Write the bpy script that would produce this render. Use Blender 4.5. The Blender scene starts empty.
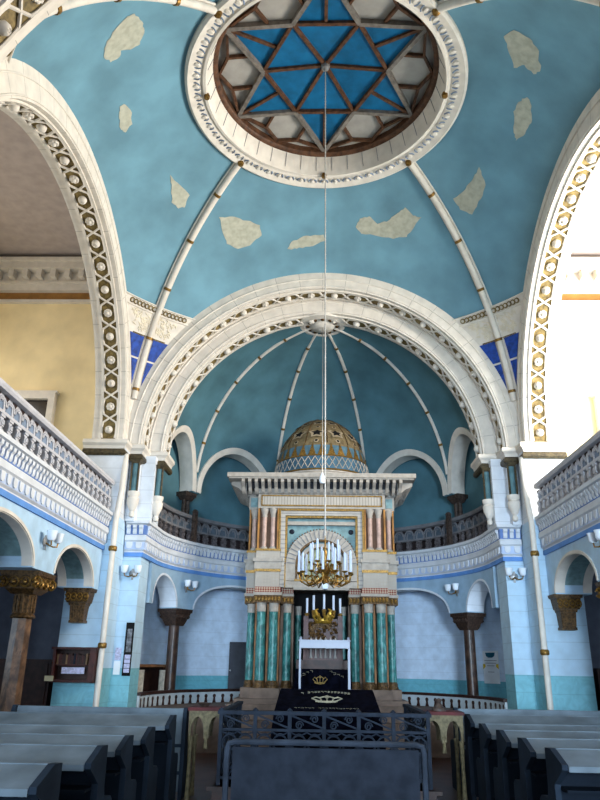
import bpy, bmesh, math, random
from mathutils import Vector, Matrix
random.seed(7)
PI = math.pi
sc = bpy.context.scene
COL = sc.collection
sin, cos = math.sin, math.cos

# ------------------------------------------------------------------ materials
def lin(c):
    c = c / 255.0
    return c / 12.92 if c <= 0.04045 else ((c + 0.055) / 1.055) ** 2.4
def L(rgb): return (lin(rgb[0]), lin(rgb[1]), lin(rgb[2]), 1.0)
_m = {}
def mat(name, rgb, rough=0.65, metal=0.0, var=0.10, scale=5.0, rgb2=None, bump=0.0, joint=None,
        dado=None, voussoir=None, check=None, flute=None, marble=None, emit=0.0, spec=0.3):
    if name in _m: return _m[name]
    m = bpy.data.materials.new(name); m.use_nodes = True
    nt = m.node_tree; N = nt.nodes; K = nt.links
    b = N['Principled BSDF']
    b.inputs['Roughness'].default_value = rough; b.inputs['Metallic'].default_value = metal
    b.inputs['Specular IOR Level'].default_value = spec
    tc = N.new('ShaderNodeTexCoord'); geo = N.new('ShaderNodeNewGeometry')
    sep = N.new('ShaderNodeSeparateXYZ'); K.new(geo.outputs['Position'], sep.inputs[0])
    def math_(op, a, bb=None):
        n = N.new('ShaderNodeMath'); n.operation = op
        for i, v in enumerate((a, bb)):
            if v is None: continue
            if isinstance(v, (int, float)): n.inputs[i].default_value = v
            else: K.new(v, n.inputs[i])
        return n.outputs[0]
    def mix(f, a, c, mode='MIX'):
        n = N.new('ShaderNodeMix'); n.data_type = 'RGBA'; n.blend_type = mode
        if isinstance(f, (int, float)): n.inputs[0].default_value = f
        else: K.new(f, n.inputs[0])
        for i, v in ((6, a), (7, c)):
            if isinstance(v, tuple): n.inputs[i].default_value = v
            else: K.new(v, n.inputs[i])
        return n.outputs[2]
    ns = N.new('ShaderNodeTexNoise'); ns.inputs['Scale'].default_value = scale; ns.inputs['Detail'].default_value = 6
    K.new(geo.outputs['Position'], ns.inputs['Vector'])
    base = L(rgb)
    d = tuple(v * (1 - 2.2 * var) for v in base[:3]) + (1.0,)
    u = tuple(min(1, v * (1 + 1.2 * var)) for v in base[:3]) + (1.0,)
    if rgb2: u = L(rgb2)
    rp = N.new('ShaderNodeMapRange'); rp.inputs[1].default_value = 0.33; rp.inputs[2].default_value = 0.67
    K.new(ns.outputs['Fac'], rp.inputs[0])
    col = mix(rp.outputs[0], d, u)
    if marble:
        wv = N.new('ShaderNodeTexNoise'); wv.inputs['Scale'].default_value = marble[1]; wv.inputs['Detail'].default_value = 8
        wv.inputs['Distortion'].default_value = 2.5
        mp = N.new('ShaderNodeMapping'); mp.inputs['Scale'].default_value = (1, 1, 0.45)
        K.new(geo.outputs['Position'], mp.inputs[0]); K.new(mp.outputs[0], wv.inputs['Vector'])
        r2 = N.new('ShaderNodeMapRange'); r2.inputs[1].default_value = 0.5; r2.inputs[2].default_value = 0.68
        K.new(wv.outputs['Fac'], r2.inputs[0]); col = mix(r2.outputs[0], col, L(marble[0]))
    if dado:
        drgb, z = dado
        n2 = N.new('ShaderNodeTexNoise'); n2.inputs['Scale'].default_value = 3.0; n2.inputs['Detail'].default_value = 7; n2.inputs['Distortion'].default_value = 3
        K.new(geo.outputs['Position'], n2.inputs['Vector'])
        dl = L(drgb); c2 = mix(n2.outputs['Fac'], tuple(v * 0.7 for v in dl[:3]) + (1,), tuple(min(1, v * 1.3) for v in dl[:3]) + (1,))
        col = mix(math_('LESS_THAN', sep.outputs[2], z), col, c2)
    if joint:
        h, w, k = joint
        f = math_('LESS_THAN', math_('FRACT', math_('DIVIDE', sep.outputs[2], h)), w / h)
        col = mix(math_('MULTIPLY', f, k), col, (0.05, 0.06, 0.09, 1))
    if voussoir:
        ax, n_, k = voussoir
        so = N.new('ShaderNodeSeparateXYZ'); K.new(tc.outputs['Object'], so.inputs[0])
        an = math_('ARCTAN2', so.outputs[2], so.outputs[ax])
        fr = math_('FRACT', math_('ADD', math_('MULTIPLY', an, n_ / PI), 50.0))
        f = math_('LESS_THAN', fr, 0.02)
        col = mix(math_('MULTIPLY', f, k), col, (0.05, 0.045, 0.04, 1))
    if check:
        s, c2 = check
        ck = N.new('ShaderNodeTexChecker'); ck.inputs['Scale'].default_value = s
        mp = N.new('ShaderNodeMapping'); mp.inputs['Rotation'].default_value = (0, PI / 4, 0)
        K.new(geo.outputs['Position'], mp.inputs[0]); K.new(mp.outputs[0], ck.inputs['Vector'])
        mp.inputs['Location'].default_value = (0.013, 0.007, 0.011)
        mp.inputs['Scale'].default_value = (1, 0.0, 1)
        ck.inputs['Color1'].default_value = (1, 1, 1, 1); ck.inputs['Color2'].default_value = (0, 0, 0, 1)
        col = mix(ck.outputs['Fac'], col, L(c2))
    if flute:
        s, c2 = flute
        f = math_('LESS_THAN', math_('FRACT', math_('ADD', math_('MULTIPLY', sep.outputs[0], s), 100.0)), 0.35)
        col = mix(f, col, L(c2))
    K.new(col, b.inputs['Base Color'])
    if bump:
        bn = N.new('ShaderNodeTexNoise'); bn.inputs['Scale'].default_value = 45; bn.inputs['Detail'].default_value = 4
        K.new(geo.outputs['Position'], bn.inputs['Vector'])
        bp = N.new('ShaderNodeBump'); bp.inputs['Strength'].default_value = bump; bp.inputs['Distance'].default_value = 0.02
        K.new(bn.outputs['Fac'], bp.inputs['Height']); K.new(bp.outputs[0], b.inputs['Normal'])
    if emit:
        b.inputs['Emission Color'].default_value = base; b.inputs['Emission Strength'].default_value = emit
    _m[name] = m; return m

WHITE = mat('white_plaster', (214, 207, 197), var=.05)
WHITEB = mat('cool_white_plaster', (204, 208, 214), var=.04)
VOUS_X = mat('white_voussoirs_x', (214, 207, 197), var=.05, voussoir=(0, 24, .5))
VOUS_Y = mat('white_voussoirs_y', (214, 207, 197), var=.05, voussoir=(1, 24, .5))
OCHRE = mat('ochre_recess', (120, 102, 60), var=.25, scale=14)
GOLD = mat('gilding', (132, 100, 48), rough=.4, metal=.55, var=.25, scale=30)
GOLDD = mat('aged_gilding', (92, 68, 40), rough=.5, metal=.35, var=.35, scale=25, bump=.5)
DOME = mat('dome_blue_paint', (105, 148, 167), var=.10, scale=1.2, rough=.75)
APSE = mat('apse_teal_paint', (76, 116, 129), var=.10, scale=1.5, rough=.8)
PATCH = mat('peeled_plaster', (176, 177, 162), var=.08, scale=9, rough=.9)
ROYAL = mat('royal_blue_paint', (24, 66, 152), var=.22, scale=11)
WALLB = mat('pale_blue_masonry', (178, 206, 226), var=.04, joint=(.30, .012, .22), dado=((122, 182, 196), 1.52))
WALLU = mat('white_blue_masonry', (208, 214, 222), var=.04, joint=(.30, .012, .25))
WALLP = mat('pale_blue_plaster', (172, 202, 226), var=.05)
APSEW = mat('apse_blue_masonry', (196, 214, 234), var=.06, joint=(.30, .012, .15), dado=((104, 172, 188), 1.33))
APSEP = mat('apse_spandrel_paint', (146, 174, 196), var=.05)
BLUEB = mat('blue_stripe_paint', (92, 140, 205), var=.06)
BLUEC = mat('blue_console_ground', (96, 124, 178), var=.08)
GREYB = mat('grey_blue_panel', (118, 134, 156), var=.08)
YELLOW = mat('yellow_wall_paint', (240, 220, 174), var=.06, scale=1.5, rough=.8)
CEIL = mat('grey_gallery_ceiling', (176, 164, 160), var=.05, rough=.85)
ORANGE = mat('ochre_frieze_paint', (150, 108, 56), var=.1)  # brown shade under the gallery cornices, put into the colour
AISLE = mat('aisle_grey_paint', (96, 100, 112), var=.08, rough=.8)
BROWN = mat('dark_brown_wood', (52, 30, 24), var=.2, scale=9, rough=.5)
REDWOOD = mat('red_brown_wood', (66, 30, 25), var=.2, scale=9, rough=.45)
FLOORM = mat('brown_floorboards', (56, 34, 26), var=.25, scale=3, rough=.5)
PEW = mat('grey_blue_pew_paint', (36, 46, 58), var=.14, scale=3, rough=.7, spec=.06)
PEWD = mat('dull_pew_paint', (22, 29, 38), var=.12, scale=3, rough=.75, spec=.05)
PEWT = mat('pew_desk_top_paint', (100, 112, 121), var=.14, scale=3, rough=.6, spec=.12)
PANEL = mat('slate_blue_panel', (40, 45, 54), var=.12, scale=8, rough=.9, spec=.02)
RAILM = mat('slate_iron_paint', (40, 47, 58), var=.15, scale=10, rough=.7, spec=.06)
BRONZE = mat('bronze_baluster', (70, 58, 52), var=.3, scale=20, rough=.5)
COLM = mat('brown_marble', (112, 84, 62), var=.3, scale=6, rough=.3, marble=((62, 44, 36), 5))
COLD = mat('dark_brown_marble', (64, 46, 38), var=.3, scale=6, rough=.35)
GREENM = mat('green_marble', (46, 108, 106), var=.25, scale=6, rough=.35, marble=((88, 146, 142), 7))
STONE = mat('ark_cream_stone', (158, 151, 142), var=.08, scale=10)
STONEB = mat('ark_brown_stone', (108, 90, 78), var=.15, scale=6)
CHECKM = mat('red_check_band', (168, 150, 130), check=(26, (122, 46, 36)), var=.05)
DIAM = mat('diamond_band', (160, 154, 145), check=(20, (160, 152, 142)), var=.05)
LATT = mat('blue_lattice_band', (206, 200, 176), check=(14, (44, 84, 110)), var=.08)
FLUTE = mat('fluted_frieze', (168, 161, 151), flute=(15, (140, 134, 126)), var=.05)
FRAMEW = mat('toothed_frame', (172, 166, 158), var=.06, joint=(.10, .03, .4))
TEALP = mat('ark_teal_panel', (116, 146, 150), var=.12, scale=10)
SHELL = mat('ark_dome_shell', (116, 100, 72), var=.16, scale=12)
PINK = mat('pinkish_marble', (176, 148, 136), var=.12, scale=10, rough=.4)
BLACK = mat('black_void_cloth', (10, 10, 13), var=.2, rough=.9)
VELVET = mat('navy_black_velvet', (9, 10, 20), var=.3, scale=12, rough=.95, spec=.02)
EMBR = mat('silver_gold_embroidery', (150, 144, 124), var=.15, scale=40, rough=.5)
GLASSW = mat('white_lamp_glass', (222, 230, 240), var=.02, rough=.25)
CANDLE = mat('white_candle', (184, 196, 216), var=.03, rough=.4)
BRASS = mat('brass', (160, 122, 60), rough=.32, metal=.85, var=.2, scale=30)
STEEL = mat('dull_steel', (150, 150, 150), rough=.4, metal=.6, var=.1)
BLUEG = mat('blue_star_boards', (12, 92, 136), var=.12, scale=4, rough=.5)
WHITEP = mat('white_star_boards', (158, 155, 150), var=.07, scale=4)
WOODR = mat('oak_muntin', (84, 56, 38), var=.25, scale=12, rough=.55)
WOODG = mat('grey_brown_muntin', (112, 106, 100), var=.15, scale=12, rough=.6)
PAPER = mat('white_paper', (224, 228, 232), var=.03)
LAV = mat('lavender_paper', (186, 186, 214), var=.15, scale=30)
TEALINK = mat('teal_print', (20, 92, 116), var=.1)
YELINK = mat('yellow_print', (206, 176, 40), var=.1)
INK = mat('grey_ink', (110, 112, 120), var=.1)
RED = mat('dark_red_baize', (78, 22, 24), var=.15)
CLOTH = mat('cream_cloth', (196, 186, 170), var=.12, scale=14)
WINGL = mat('dark_window_glass', (40, 34, 34), rough=.15, var=.1, spec=.5)
FRAMEM = mat('white_metal_frame', (148, 156, 174), var=.03, rough=.35)

# ------------------------------------------------------------------ mesh builder
class MB:
    def __init__(self, mx=1):
        self.v = []; self.f = []; self.mx = mx; self.split = False
    def add(self, vs, fs, M=None):
        o = len(self.v)
        for p in vs:
            p = Vector(p)
            if M is not None: p = M @ p
            self.v.append((p.x * self.mx, p.y, p.z))
        self.f += [tuple(i + o for i in f) for f in fs]
        return self
    def box(self, x0, x1, y0, y1, z0, z1, M=None):
        vs = [(x, y, z) for x in (x0, x1) for y in (y0, y1) for z in (z0, z1)]
        return self.add(vs, [(0, 1, 3, 2), (4, 6, 7, 5), (0, 4, 5, 1), (2, 3, 7, 6), (0, 2, 6, 4), (1, 5, 7, 3)], M)
    def frustum(self, cx, cy, z0, z1, a0, b0, a1, b1):
        vs = []
        for z, a, b in ((z0, a0, b0), (z1, a1, b1)):
            vs += [(cx - a, cy - b, z), (cx + a, cy - b, z), (cx + a, cy + b, z), (cx - a, cy + b, z)]
        return self.add(vs, [(0, 3, 2, 1), (4, 5, 6, 7)] + [(i, (i + 1) % 4, (i + 1) % 4 + 4, i + 4) for i in range(4)])
    def prism(self, poly, fn, d0, d1):
        """poly: 2-D points; fn(a,b,d) -> xyz"""
        n = len(poly)
        vs = [fn(a, b, d0) for a, b in poly] + [fn(a, b, d1) for a, b in poly]
        return self.add(vs, [tuple(range(n)), tuple(range(2 * n - 1, n - 1, -1))] + [(i, (i + 1) % n, (i + 1) % n + n, i + n) for i in range(n)])
    def tube(self, pts, r, n=8, cap=True):
        pts = [Vector(p) for p in pts]; R = r if isinstance(r, (list, tuple)) else [r] * len(pts)
        vs = []; fs = []; up = None
        for i, p in enumerate(pts):
            t = (pts[min(i + 1, len(pts) - 1)] - pts[max(i - 1, 0)]).normalized()
            if up is None:
                up = Vector((0, 0, 1)) if abs(t.z) < .9 else Vector((1, 0, 0))
            a = t.cross(up)
            if a.length < 1e-4: a = t.cross(Vector((0, 1, 0)))
            a.normalize(); b = a.cross(t).normalized(); up = b
            for k in range(n):
                th = 2 * PI * k / n
                vs.append(p + a * (R[i] * cos(th)) + b * (R[i] * sin(th)))
        for i in range(len(pts) - 1):
            for k in range(n):
                fs.append((i * n + k, i * n + (k + 1) % n, (i + 1) * n + (k + 1) % n, (i + 1) * n + k))
        if cap:
            fs.append(tuple(range(n))); fs.append(tuple(range((len(pts) - 1) * n, len(pts) * n)))
        return self.add(vs, fs)
    def lathe(self, prof, c=(0, 0, 0), n=16, M=None, a0=0.0, a1=2 * PI):
        full = abs(a1 - a0 - 2 * PI) < 1e-6; m = n if full else n + 1
        vs = []; fs = []
        for r, z in prof:
            for k in range(m):
                th = a0 + (a1 - a0) * k / n
                vs.append((c[0] + r * cos(th), c[1] + r * sin(th), c[2] + z))
        for i in range(len(prof) - 1):
            for k in range(n):
                k2 = (k + 1) % m
                fs.append((i * m + k, i * m + k2, (i + 1) * m + k2, (i + 1) * m + k))
        return self.add(vs, fs, M)
    def grid(self, fn, us, vs_):
        n = len(vs_); vs = [fn(u, w) for u in us for w in vs_]
        return self.add(vs, [(i * n + j, i * n + j + 1, (i + 1) * n + j + 1, (i + 1) * n + j) for i in range(len(us) - 1) for j in range(n - 1)])
    def bar(self, p, q, w, h, up=(0, 0, 1)):
        p = Vector(p); q = Vector(q); t = (q - p).normalized(); up = Vector(up)
        a = t.cross(up).normalized(); b = a.cross(t).normalized()
        vs = [e + a * (i * w / 2) + b * (j * h / 2) for e in (p, q) for i, j in ((-1, -1), (1, -1), (1, 1), (-1, 1))]
        return self.add(vs, [(0, 3, 2, 1), (4, 5, 6, 7)] + [(i, (i + 1) % 4, (i + 1) % 4 + 4, i + 4) for i in range(4)])
    def sweep(self, path, prof, side=1, closed=True):
        """path of (x,y); prof of (offset, z); offset goes along side * left normal, mitred"""
        P = [Vector((p[0], p[1])) for p in path]; n = len(P); m = len(prof); vs = []; fs = []
        for i in range(n):
            t0 = (P[i] - P[i - 1]).normalized() if i else None
            t1 = (P[i + 1] - P[i]).normalized() if i < n - 1 else None
            n0 = Vector((-t0.y, t0.x)) if t0 else None; n1 = Vector((-t1.y, t1.x)) if t1 else None
            if n0 is None: nn = n1
            elif n1 is None: nn = n0
            else:
                nn = (n0 + n1).normalized(); nn = nn / max(.35, nn.dot(n0))
            for o, z in prof:
                q = P[i] + nn * (o * side); vs.append((q.x, q.y, z))
        for i in range(n - 1):
            for j in range(m if closed else m - 1):
                j2 = (j + 1) % m
                fs.append((i * m + j, i * m + j2, (i + 1) * m + j2, (i + 1) * m + j))
        if closed: fs += [tuple(range(m)), tuple(range((n - 1) * m, n * m))]
        return self.add(vs, fs)
    def build(self, name, m, parent=None, smooth=False, world=False, recalc=True):
        me = bpy.data.meshes.new(name)
        vs = self.v
        if world and parent is not None:
            l = parent.location; vs = [(a - l.x, b - l.y, c - l.z) for a, b, c in vs]
        me.from_pydata(vs, [], self.f); me.validate()
        bm = bmesh.new(); bm.from_mesh(me)
        bmesh.ops.remove_doubles(bm, verts=bm.verts, dist=1e-5)
        if recalc: bmesh.ops.recalc_face_normals(bm, faces=bm.faces)
        bm.to_mesh(me); bm.free()
        if smooth:
            for p in me.polygons: p.use_smooth = True
            me.set_sharp_from_angle(angle=math.radians(38))
        me.materials.append(m)
        o = bpy.data.objects.new(name, me); COL.objects.link(o)
        if parent is not None: o.parent = parent
        return o
def tag(o, label=None, cat=None, group=None, kind=None):
    if label: o['label'] = label
    if cat: o['category'] = cat
    if group: o['group'] = group
    if kind: o['kind'] = kind
    return o
def thing(name, loc, label, cat, group=None, rz=0):
    o = bpy.data.objects.new(name, None); o.location = loc; o.rotation_euler = (0, 0, rz); o.empty_display_size = .1
    COL.objects.link(o); return tag(o, label, cat, group)
def struct(o): o['kind'] = 'structure'; return o
def kids(o): return [c for c in bpy.data.objects if c.parent == o]
def dup(root, loc, rz=0, label=None):
    def cp(o, par):
        c = o.copy(); COL.objects.link(c)
        if par is not None: c.parent = par
        for ch in kids(o): cp(ch, c)
        return c
    ch0 = kids(root); r = root.copy(); COL.objects.link(r)
    for ch in ch0: cp(ch, r)
    r.location = loc; r.rotation_euler = (0, 0, rz)
    if label: r['label'] = label
    return r
def linsp(a, b, n): return [a + (b - a) * i / (n - 1) for i in range(n)]
def along(path, step, start=0.0):
    """evenly spaced (point, tangent, left normal) along a polyline"""
    out = []; acc = start; pos = 0
    for a, b in zip(path[:-1], path[1:]):
        a = Vector(a); b = Vector(b); l = (b - a).length; t = (b - a).normalized()
        while acc <= pos + l:
            out.append((a + t * (acc - pos), t, Vector((-t.y, t.x)))); acc += step
        pos += l
    return out

# ------------------------------------------------------------------ main dimensions
CY, HW, CZ, RS = 9.75, 4.25, 6.0, 6.05       # dome square centre, half width, springing height, vault radius
YF, YB = CY + HW, CY - HW
AY, AZ, AR = 15.05, 5.85, 3.72               # apse centre and half-dome
def vault(x, y, off=0.0):
    r = RS - off
    return CZ + math.sqrt(max(0.0, r * r - x * x - (y - CY) ** 2))
def vpt(phi, el, off=0.0):
    r = RS - off; return Vector((r * cos(el) * cos(phi), CY + r * cos(el) * sin(phi), CZ + r * sin(el)))

# ------------------------------------------------------------------ camera
F_, R_, U_ = None, None, None
pi_, ya, ro = .3489, -.0285, .0163
fw = Vector((sin(ya) * cos(pi_), cos(ya) * cos(pi_), sin(pi_))); rt = Vector((cos(ya), -sin(ya), 0)); up = rt.cross(fw)
r2 = rt * cos(ro) + up * sin(ro); u2 = up * cos(ro) - rt * sin(ro)
cd = bpy.data.cameras.new('camera'); cam = bpy.data.objects.new('camera', cd); COL.objects.link(cam)
Mx = Matrix((r2, u2, -fw)).transposed().to_4x4(); Mx.translation = Vector((-.09, 0, 1.65)); cam.matrix_world = Mx
cd.sensor_fit = 'VERTICAL'; cd.sensor_height = 36.0; cd.sensor_width = 27.0; cd.lens = 681.73 / 800 * 36; cd.shift_y = 16 / 800
cd.clip_start = .05; cd.clip_end = 200
sc.camera = cam

# ------------------------------------------------------------------ room shell
struct(MB().box(-8.4, 8.4, -6.2, 20.4, -.12, 0).build('floor', FLOORM))
# apse podium and its steps
b = MB(); n = 40
poly = [(-3.55, 14.6)] + [(4.95 * cos(PI - PI * k / n), AY + 4.95 * sin(PI * k / n)) for k in range(n + 1)] + [(3.55, 14.6)]
b.prism(poly, lambda a, c, d: (a, c, d), 0.0, .75)
for k in range(4): b.box(-1.7, 1.7, 13.4 + .3 * k, 13.7 + .3 * k, 0, .15 + .15 * k)
struct(b.build('floor_apse', STONEB))

# main vault with oculus opening
def rmax(p): return HW / max(abs(cos(p)), abs(sin(p)))
b = MB(); us = linsp(0, 2 * PI, 161)
def dome_fn(p, t):
    r = 2.45 + (min(rmax(p), RS - .001) - 2.45) * (1 - (1 - t) ** 1.6)
    return (r * cos(p), CY + r * sin(p), CZ + math.sqrt(max(0, RS * RS - r * r)))
b.grid(dome_fn, us, linsp(0, 1, 34))
ceiling = struct(b.build('ceiling', DOME, smooth=True))
PATCHES = [
    [(-3.52, 8.12), (-3.42, 7.90), (-3.20, 7.65), (-2.99, 7.50), (-2.89, 7.51), (-2.85, 7.74), (-2.87, 7.97), (-3.01, 8.23), (-3.16, 8.25), (-3.14, 8.03), (-3.21, 8.07), (-3.33, 8.29), (-3.48, 8.31)],
    [(-3.62, 9.35), (-3.55, 9.32), (-3.48, 9.60), (-3.53, 9.84), (-3.67, 9.93), (-3.72, 9.82), (-3.69, 9.57)],
    [(-3.13, 11.26), (-2.98, 11.57), (-2.83, 11.86), (-2.95, 12.04), (-3.08, 12.01), (-3.19, 11.82), (-3.15, 11.56)],
    [(-2.30, 12.53), (-2.03, 12.61), (-1.72, 12.78), (-1.43, 12.94), (-1.40, 13.14), (-1.67, 13.27), (-1.94, 13.26), (-2.18, 13.09), (-2.25, 12.84)],
    [(-0.83, 13.49), (-0.69, 13.35), (-0.38, 13.28), (-0.00, 13.27), (0.05, 13.39), (-0.31, 13.49), (-0.62, 13.51)],
    [(0.73, 13.08), (0.82, 12.91), (1.02, 12.84), (1.21, 12.96), (1.41, 12.88), (1.63, 12.66), (1.78, 12.50), (1.97, 12.62), (2.14, 12.59), (1.97, 12.90), (1.87, 13.06), (1.58, 13.17), (1.23, 13.19), (0.86, 13.20)],
    [(2.72, 11.99), (2.92, 11.70), (3.02, 11.42), (3.08, 11.14), (3.26, 11.43), (3.23, 11.73), (3.12, 12.12), (2.88, 12.14)],
    [(2.83, 8.23), (2.92, 8.01), (3.16, 8.04), (3.35, 8.21), (3.49, 8.60), (3.43, 8.74), (3.26, 8.64), (3.14, 8.80), (2.98, 8.51)],
    [(3.48, 9.27), (3.59, 9.40), (3.68, 9.74), (3.65, 10.03), (3.55, 10.26), (3.48, 10.12), (3.37, 9.70), (3.39, 9.46)],
]
for pts in PATCHES:                                   # bare plaster showing where the paint has flaked
    sub = []
    for i, p in enumerate(pts):
        q = pts[(i + 1) % len(pts)]
        for t in (0, .25, .5, .75):
            j = .018 if t else 0
            sub.append((p[0] + (q[0] - p[0]) * t + random.uniform(-j, j), p[1] + (q[1] - p[1]) * t + random.uniform(-j, j)))
    bm = bmesh.new()
    lo = [bm.verts.new((x, y, 0)) for x, y in sub]; f = bm.faces.new(lo)
    bmesh.ops.triangulate(bm, faces=[f])
    bmesh.ops.subdivide_edges(bm, edges=list(bm.edges), cuts=2, use_grid_fill=True)
    me = bpy.data.meshes.new('flaked_patch')
    for v in bm.verts:
        d = Vector((v.co.x, v.co.y - CY, 0)); v.co.z = vault(v.co.x, v.co.y, .008)
    bm.to_mesh(me); bm.free(); me.materials.append(PATCH)
    for p in me.polygons: p.use_smooth = True
    o = bpy.data.objects.new('flaked_patch', me); COL.objects.link(o); o.parent = ceiling
    o['label'] = 'bare grey plaster patch where blue paint has flaked off'

# pendentive decoration: cream relief band, deep blue fields, bead row
for sx in (-1, 1):
    for sy in (-1, 1):
        ph0 = math.atan2(sy, sx)
        def lim(el, m, off=.02):                      # half width in azimuth to the walls at this elevation
            r = (RS - off) * cos(el); q = (HW - m) / r
            return PI / 4 - math.acos(min(1, q)) if q < 1 else PI / 4
        e0, e1 = math.radians(24.4), math.radians(30.9)
        b = MB(); b.grid(lambda el, t: vpt(ph0 + t * lim(el, -.02), el, .03), linsp(math.radians(3), e1, 26), linsp(-1, 1, 25))
        band = struct(b.build('trim_pendentive', WHITE, smooth=True))
        b = MB()
        for el in (e1, math.radians(29.2)):
            b.tube([vpt(ph0 + t * lim(el, 0), el, .04) for t in linsp(-1, 1, 16)], .018, 6)
        b.build('bead_moulding', WHITE, band, True)
        b = MB(); el = math.radians(30.05); w = lim(el, .1)
        for k in range(15):
            c = vpt(ph0 + w * (k / 7 - 1) * .97, el, .035)
            nrm = (Vector((0, CY, CZ)) - c).normalized(); Mq = Matrix.Translation(c) @ nrm.to_track_quat('Z', 'Y').to_matrix().to_4x4()
            b.lathe([(.035, -.01), (.062, .0), (.055, .022), (.035, .02)], n=10, M=Mq)
        b.build('bead_row', OCHRE, band, True)
        b = MB()
        rr = random.Random(3)
        for k in range(150):
            el = math.radians(rr.uniform(24.9, 28.9)); t = rr.uniform(-.95, .95)
            c = vpt(ph0 + t * lim(el, .08), el, .032); nrm = (Vector((0, CY, CZ)) - c).normalized()
            Mq = Matrix.Translation(c) @ nrm.to_track_quat('Z', 'Y').to_matrix().to_4x4() @ Matrix.Rotation(rr.uniform(0, 6.28), 4, 'Z')
            b.add([(-.06, 0, 0), (0, -.022, .004), (.06, 0, 0), (0, .022, .004), (0, 0, .016)], [(0, 1, 4), (1, 2, 4), (2, 3, 4), (3, 0, 4)], Mq)
        b.build('leaf_relief', mat('buff_relief', (214, 204, 184), var=.08), band)
        b = MB(); w = lim(e0, .1)
        for k in range(21):
            c = vpt(ph0 + w * (k / 10 - 1), e0 - .004, .035); c2 = vpt(ph0 + w * (k / 10 - 1), e0 - .016, .035); c3 = vpt(ph0 + w * ((k + .6) / 10 - 1), e0 - .003, .035)
            b.tube([c, c2], [.022, .004], 5)
        b.build('leaf_fringe', OCHRE, band)
        for h in (-1, 1):                             # blue fields either side of the rib
            for ea, eb in ((19.3, 23.9), (13.2, 18.9)):
                b = MB()
                def bf(el, t):
                    r = (RS - .045) * cos(el); a = .115 / r; z = max(a, lim(el, .02))
                    return vpt(ph0 + h * (a + (z - a) * t), el, .045)
                b.grid(bf, linsp(math.radians(ea), math.radians(eb), 12), linsp(0, 1, 6))
                b.build('blue_field', ROYAL, band, True)

# four white vault ribs with gilt rings
for i, (sx, sy, nm) in enumerate(((-1, 1, 'far left'), (1, 1, 'far right'), (-1, -1, 'near left'), (1, -1, 'near right'))):
    ph = math.atan2(sy, sx)
    els = linsp(math.radians(10.5), math.radians(65.2), 40)
    b = MB(); b.tube([vpt(ph, e, .07) for e in els], .065, 10)
    for dlt in (-1, 1):
        b.tube([vpt(ph + dlt * .078 / (RS * cos(e)), e, .03) for e in els], .022, 6)
    rib = struct(b.build('trim_rib', WHITE, smooth=True))
    for e in (12.6, 23.9, 35.1, 46.3, 57.4):
        e = math.radians(e); bb = MB(); bb.tube([vpt(ph, e - .005, .07), vpt(ph, e + .005, .07)], .084, 10); bb.build('gilt_ring', GOLD, rib, True)
    bb = MB(); c = vpt(ph, math.radians(65.6), .10); bb.lathe([(0, -.08), (.06, -.05), (.075, 0), (.05, .06), (0, .08)], c, 10); bb.build('gilt_knob', GOLD, rib, True)

# ------------------------------------------------------------------ oculus and star lantern
b = MB(); b.lathe([(2.56, 11.52), (2.55, 11.42), (2.50, 11.39), (2.46, 11.41), (2.26, 11.49), (2.23, 11.46), (2.18, 11.46), (2.16, 11.54), (2.07, 11.86), (2.07, 12.3), (2.56, 12.3)], (0, CY, 0), 96)
ring = struct(b.build('trim_oculus', WHITE, smooth=True))
b = MB(); e2 = MB()
for k in range(60):
    a = 2 * PI * k / 60; c = Vector((2.36 * cos(a), CY + 2.36 * sin(a), 11.44))
    Mq = Matrix.Translation(c) @ Matrix.Rotation(a, 4, 'Z')
    e2.tube([Mq @ Vector((.09 * cos(t), .085 * sin(t), -.0 + .018 * cos(t))) for t in linsp(-2.6, 2.6, 12)], .014, 5)
    b.lathe([(0, -.03), (.03, -.022), (.042, 0), (.03, .02)], n=8, M=Mq @ Matrix.Scale(1.5, 4, (1, 0, 0)))
b.build('egg_moulding', WHITE, ring, True); e2.build('dart_moulding', GREYB, ring, True)
b = MB()
for k in range(40):
    a = 2 * PI * (k + .5) / 40
    b.bar((2.155 * cos(a), CY + 2.155 * sin(a), 11.55), (2.07 * cos(a), CY + 2.07 * sin(a), 11.84), .008, .01)
b.build('ring_joint', INK, ring)
for k in range(4):
    a = PI / 2 * k; bb = MB(); bb.lathe([(0, -.06), (.05, -.05), (.06, 0), (.04, .05), (0, .05)], (2.18 * cos(a), CY + 2.18 * sin(a), 11.46), 10); bb.build('gilt_stud', GOLD, ring, True)
ZR = 11.92
wr = MB(); wr.lathe([(2.08, ZR - .07), (2.03, ZR - .06), (1.985, ZR - .02), (1.985, ZR + .12), (2.08, ZR + .12)], (0, CY, 0), 96)
star = tag(wr.build('star_ceiling', WOODR, smooth=True), 'six pointed star panel in blue and white inside the round opening of the vault', 'ceiling panel')
def sz_(r): return 12.17 - .22 * r / 1.97
def sp(r, a, dz=0.0): return Vector((r * cos(a), CY + r * sin(a), sz_(r) + dz))
b = MB(); b.lathe([(0, sz_(0) + .10), (1.0, sz_(1) + .09), (2.02, sz_(2.02) + .08)], (0, CY, 0), 72); b.build('white_panel', WHITEP, star)
RT = 2.0; RI = RT / math.sqrt(3)
A0 = -PI / 2
b = MB()
for k in range(6):
    a = A0 + k * PI / 3; ai, aj = a - PI / 6, a + PI / 6
    b.add([sp(RT, a, .05), sp(RI, ai, .05), sp(RI, aj, .05)], [(0, 1, 2)]); b.add([sp(0, 0, .05), sp(RI, ai, .05), sp(RI, aj, .05)], [(0, 1, 2)])
b.build('blue_panel', BLUEG, star)
g = MB(); w = MB(); HL = (1.985 - RI) / 2
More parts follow.
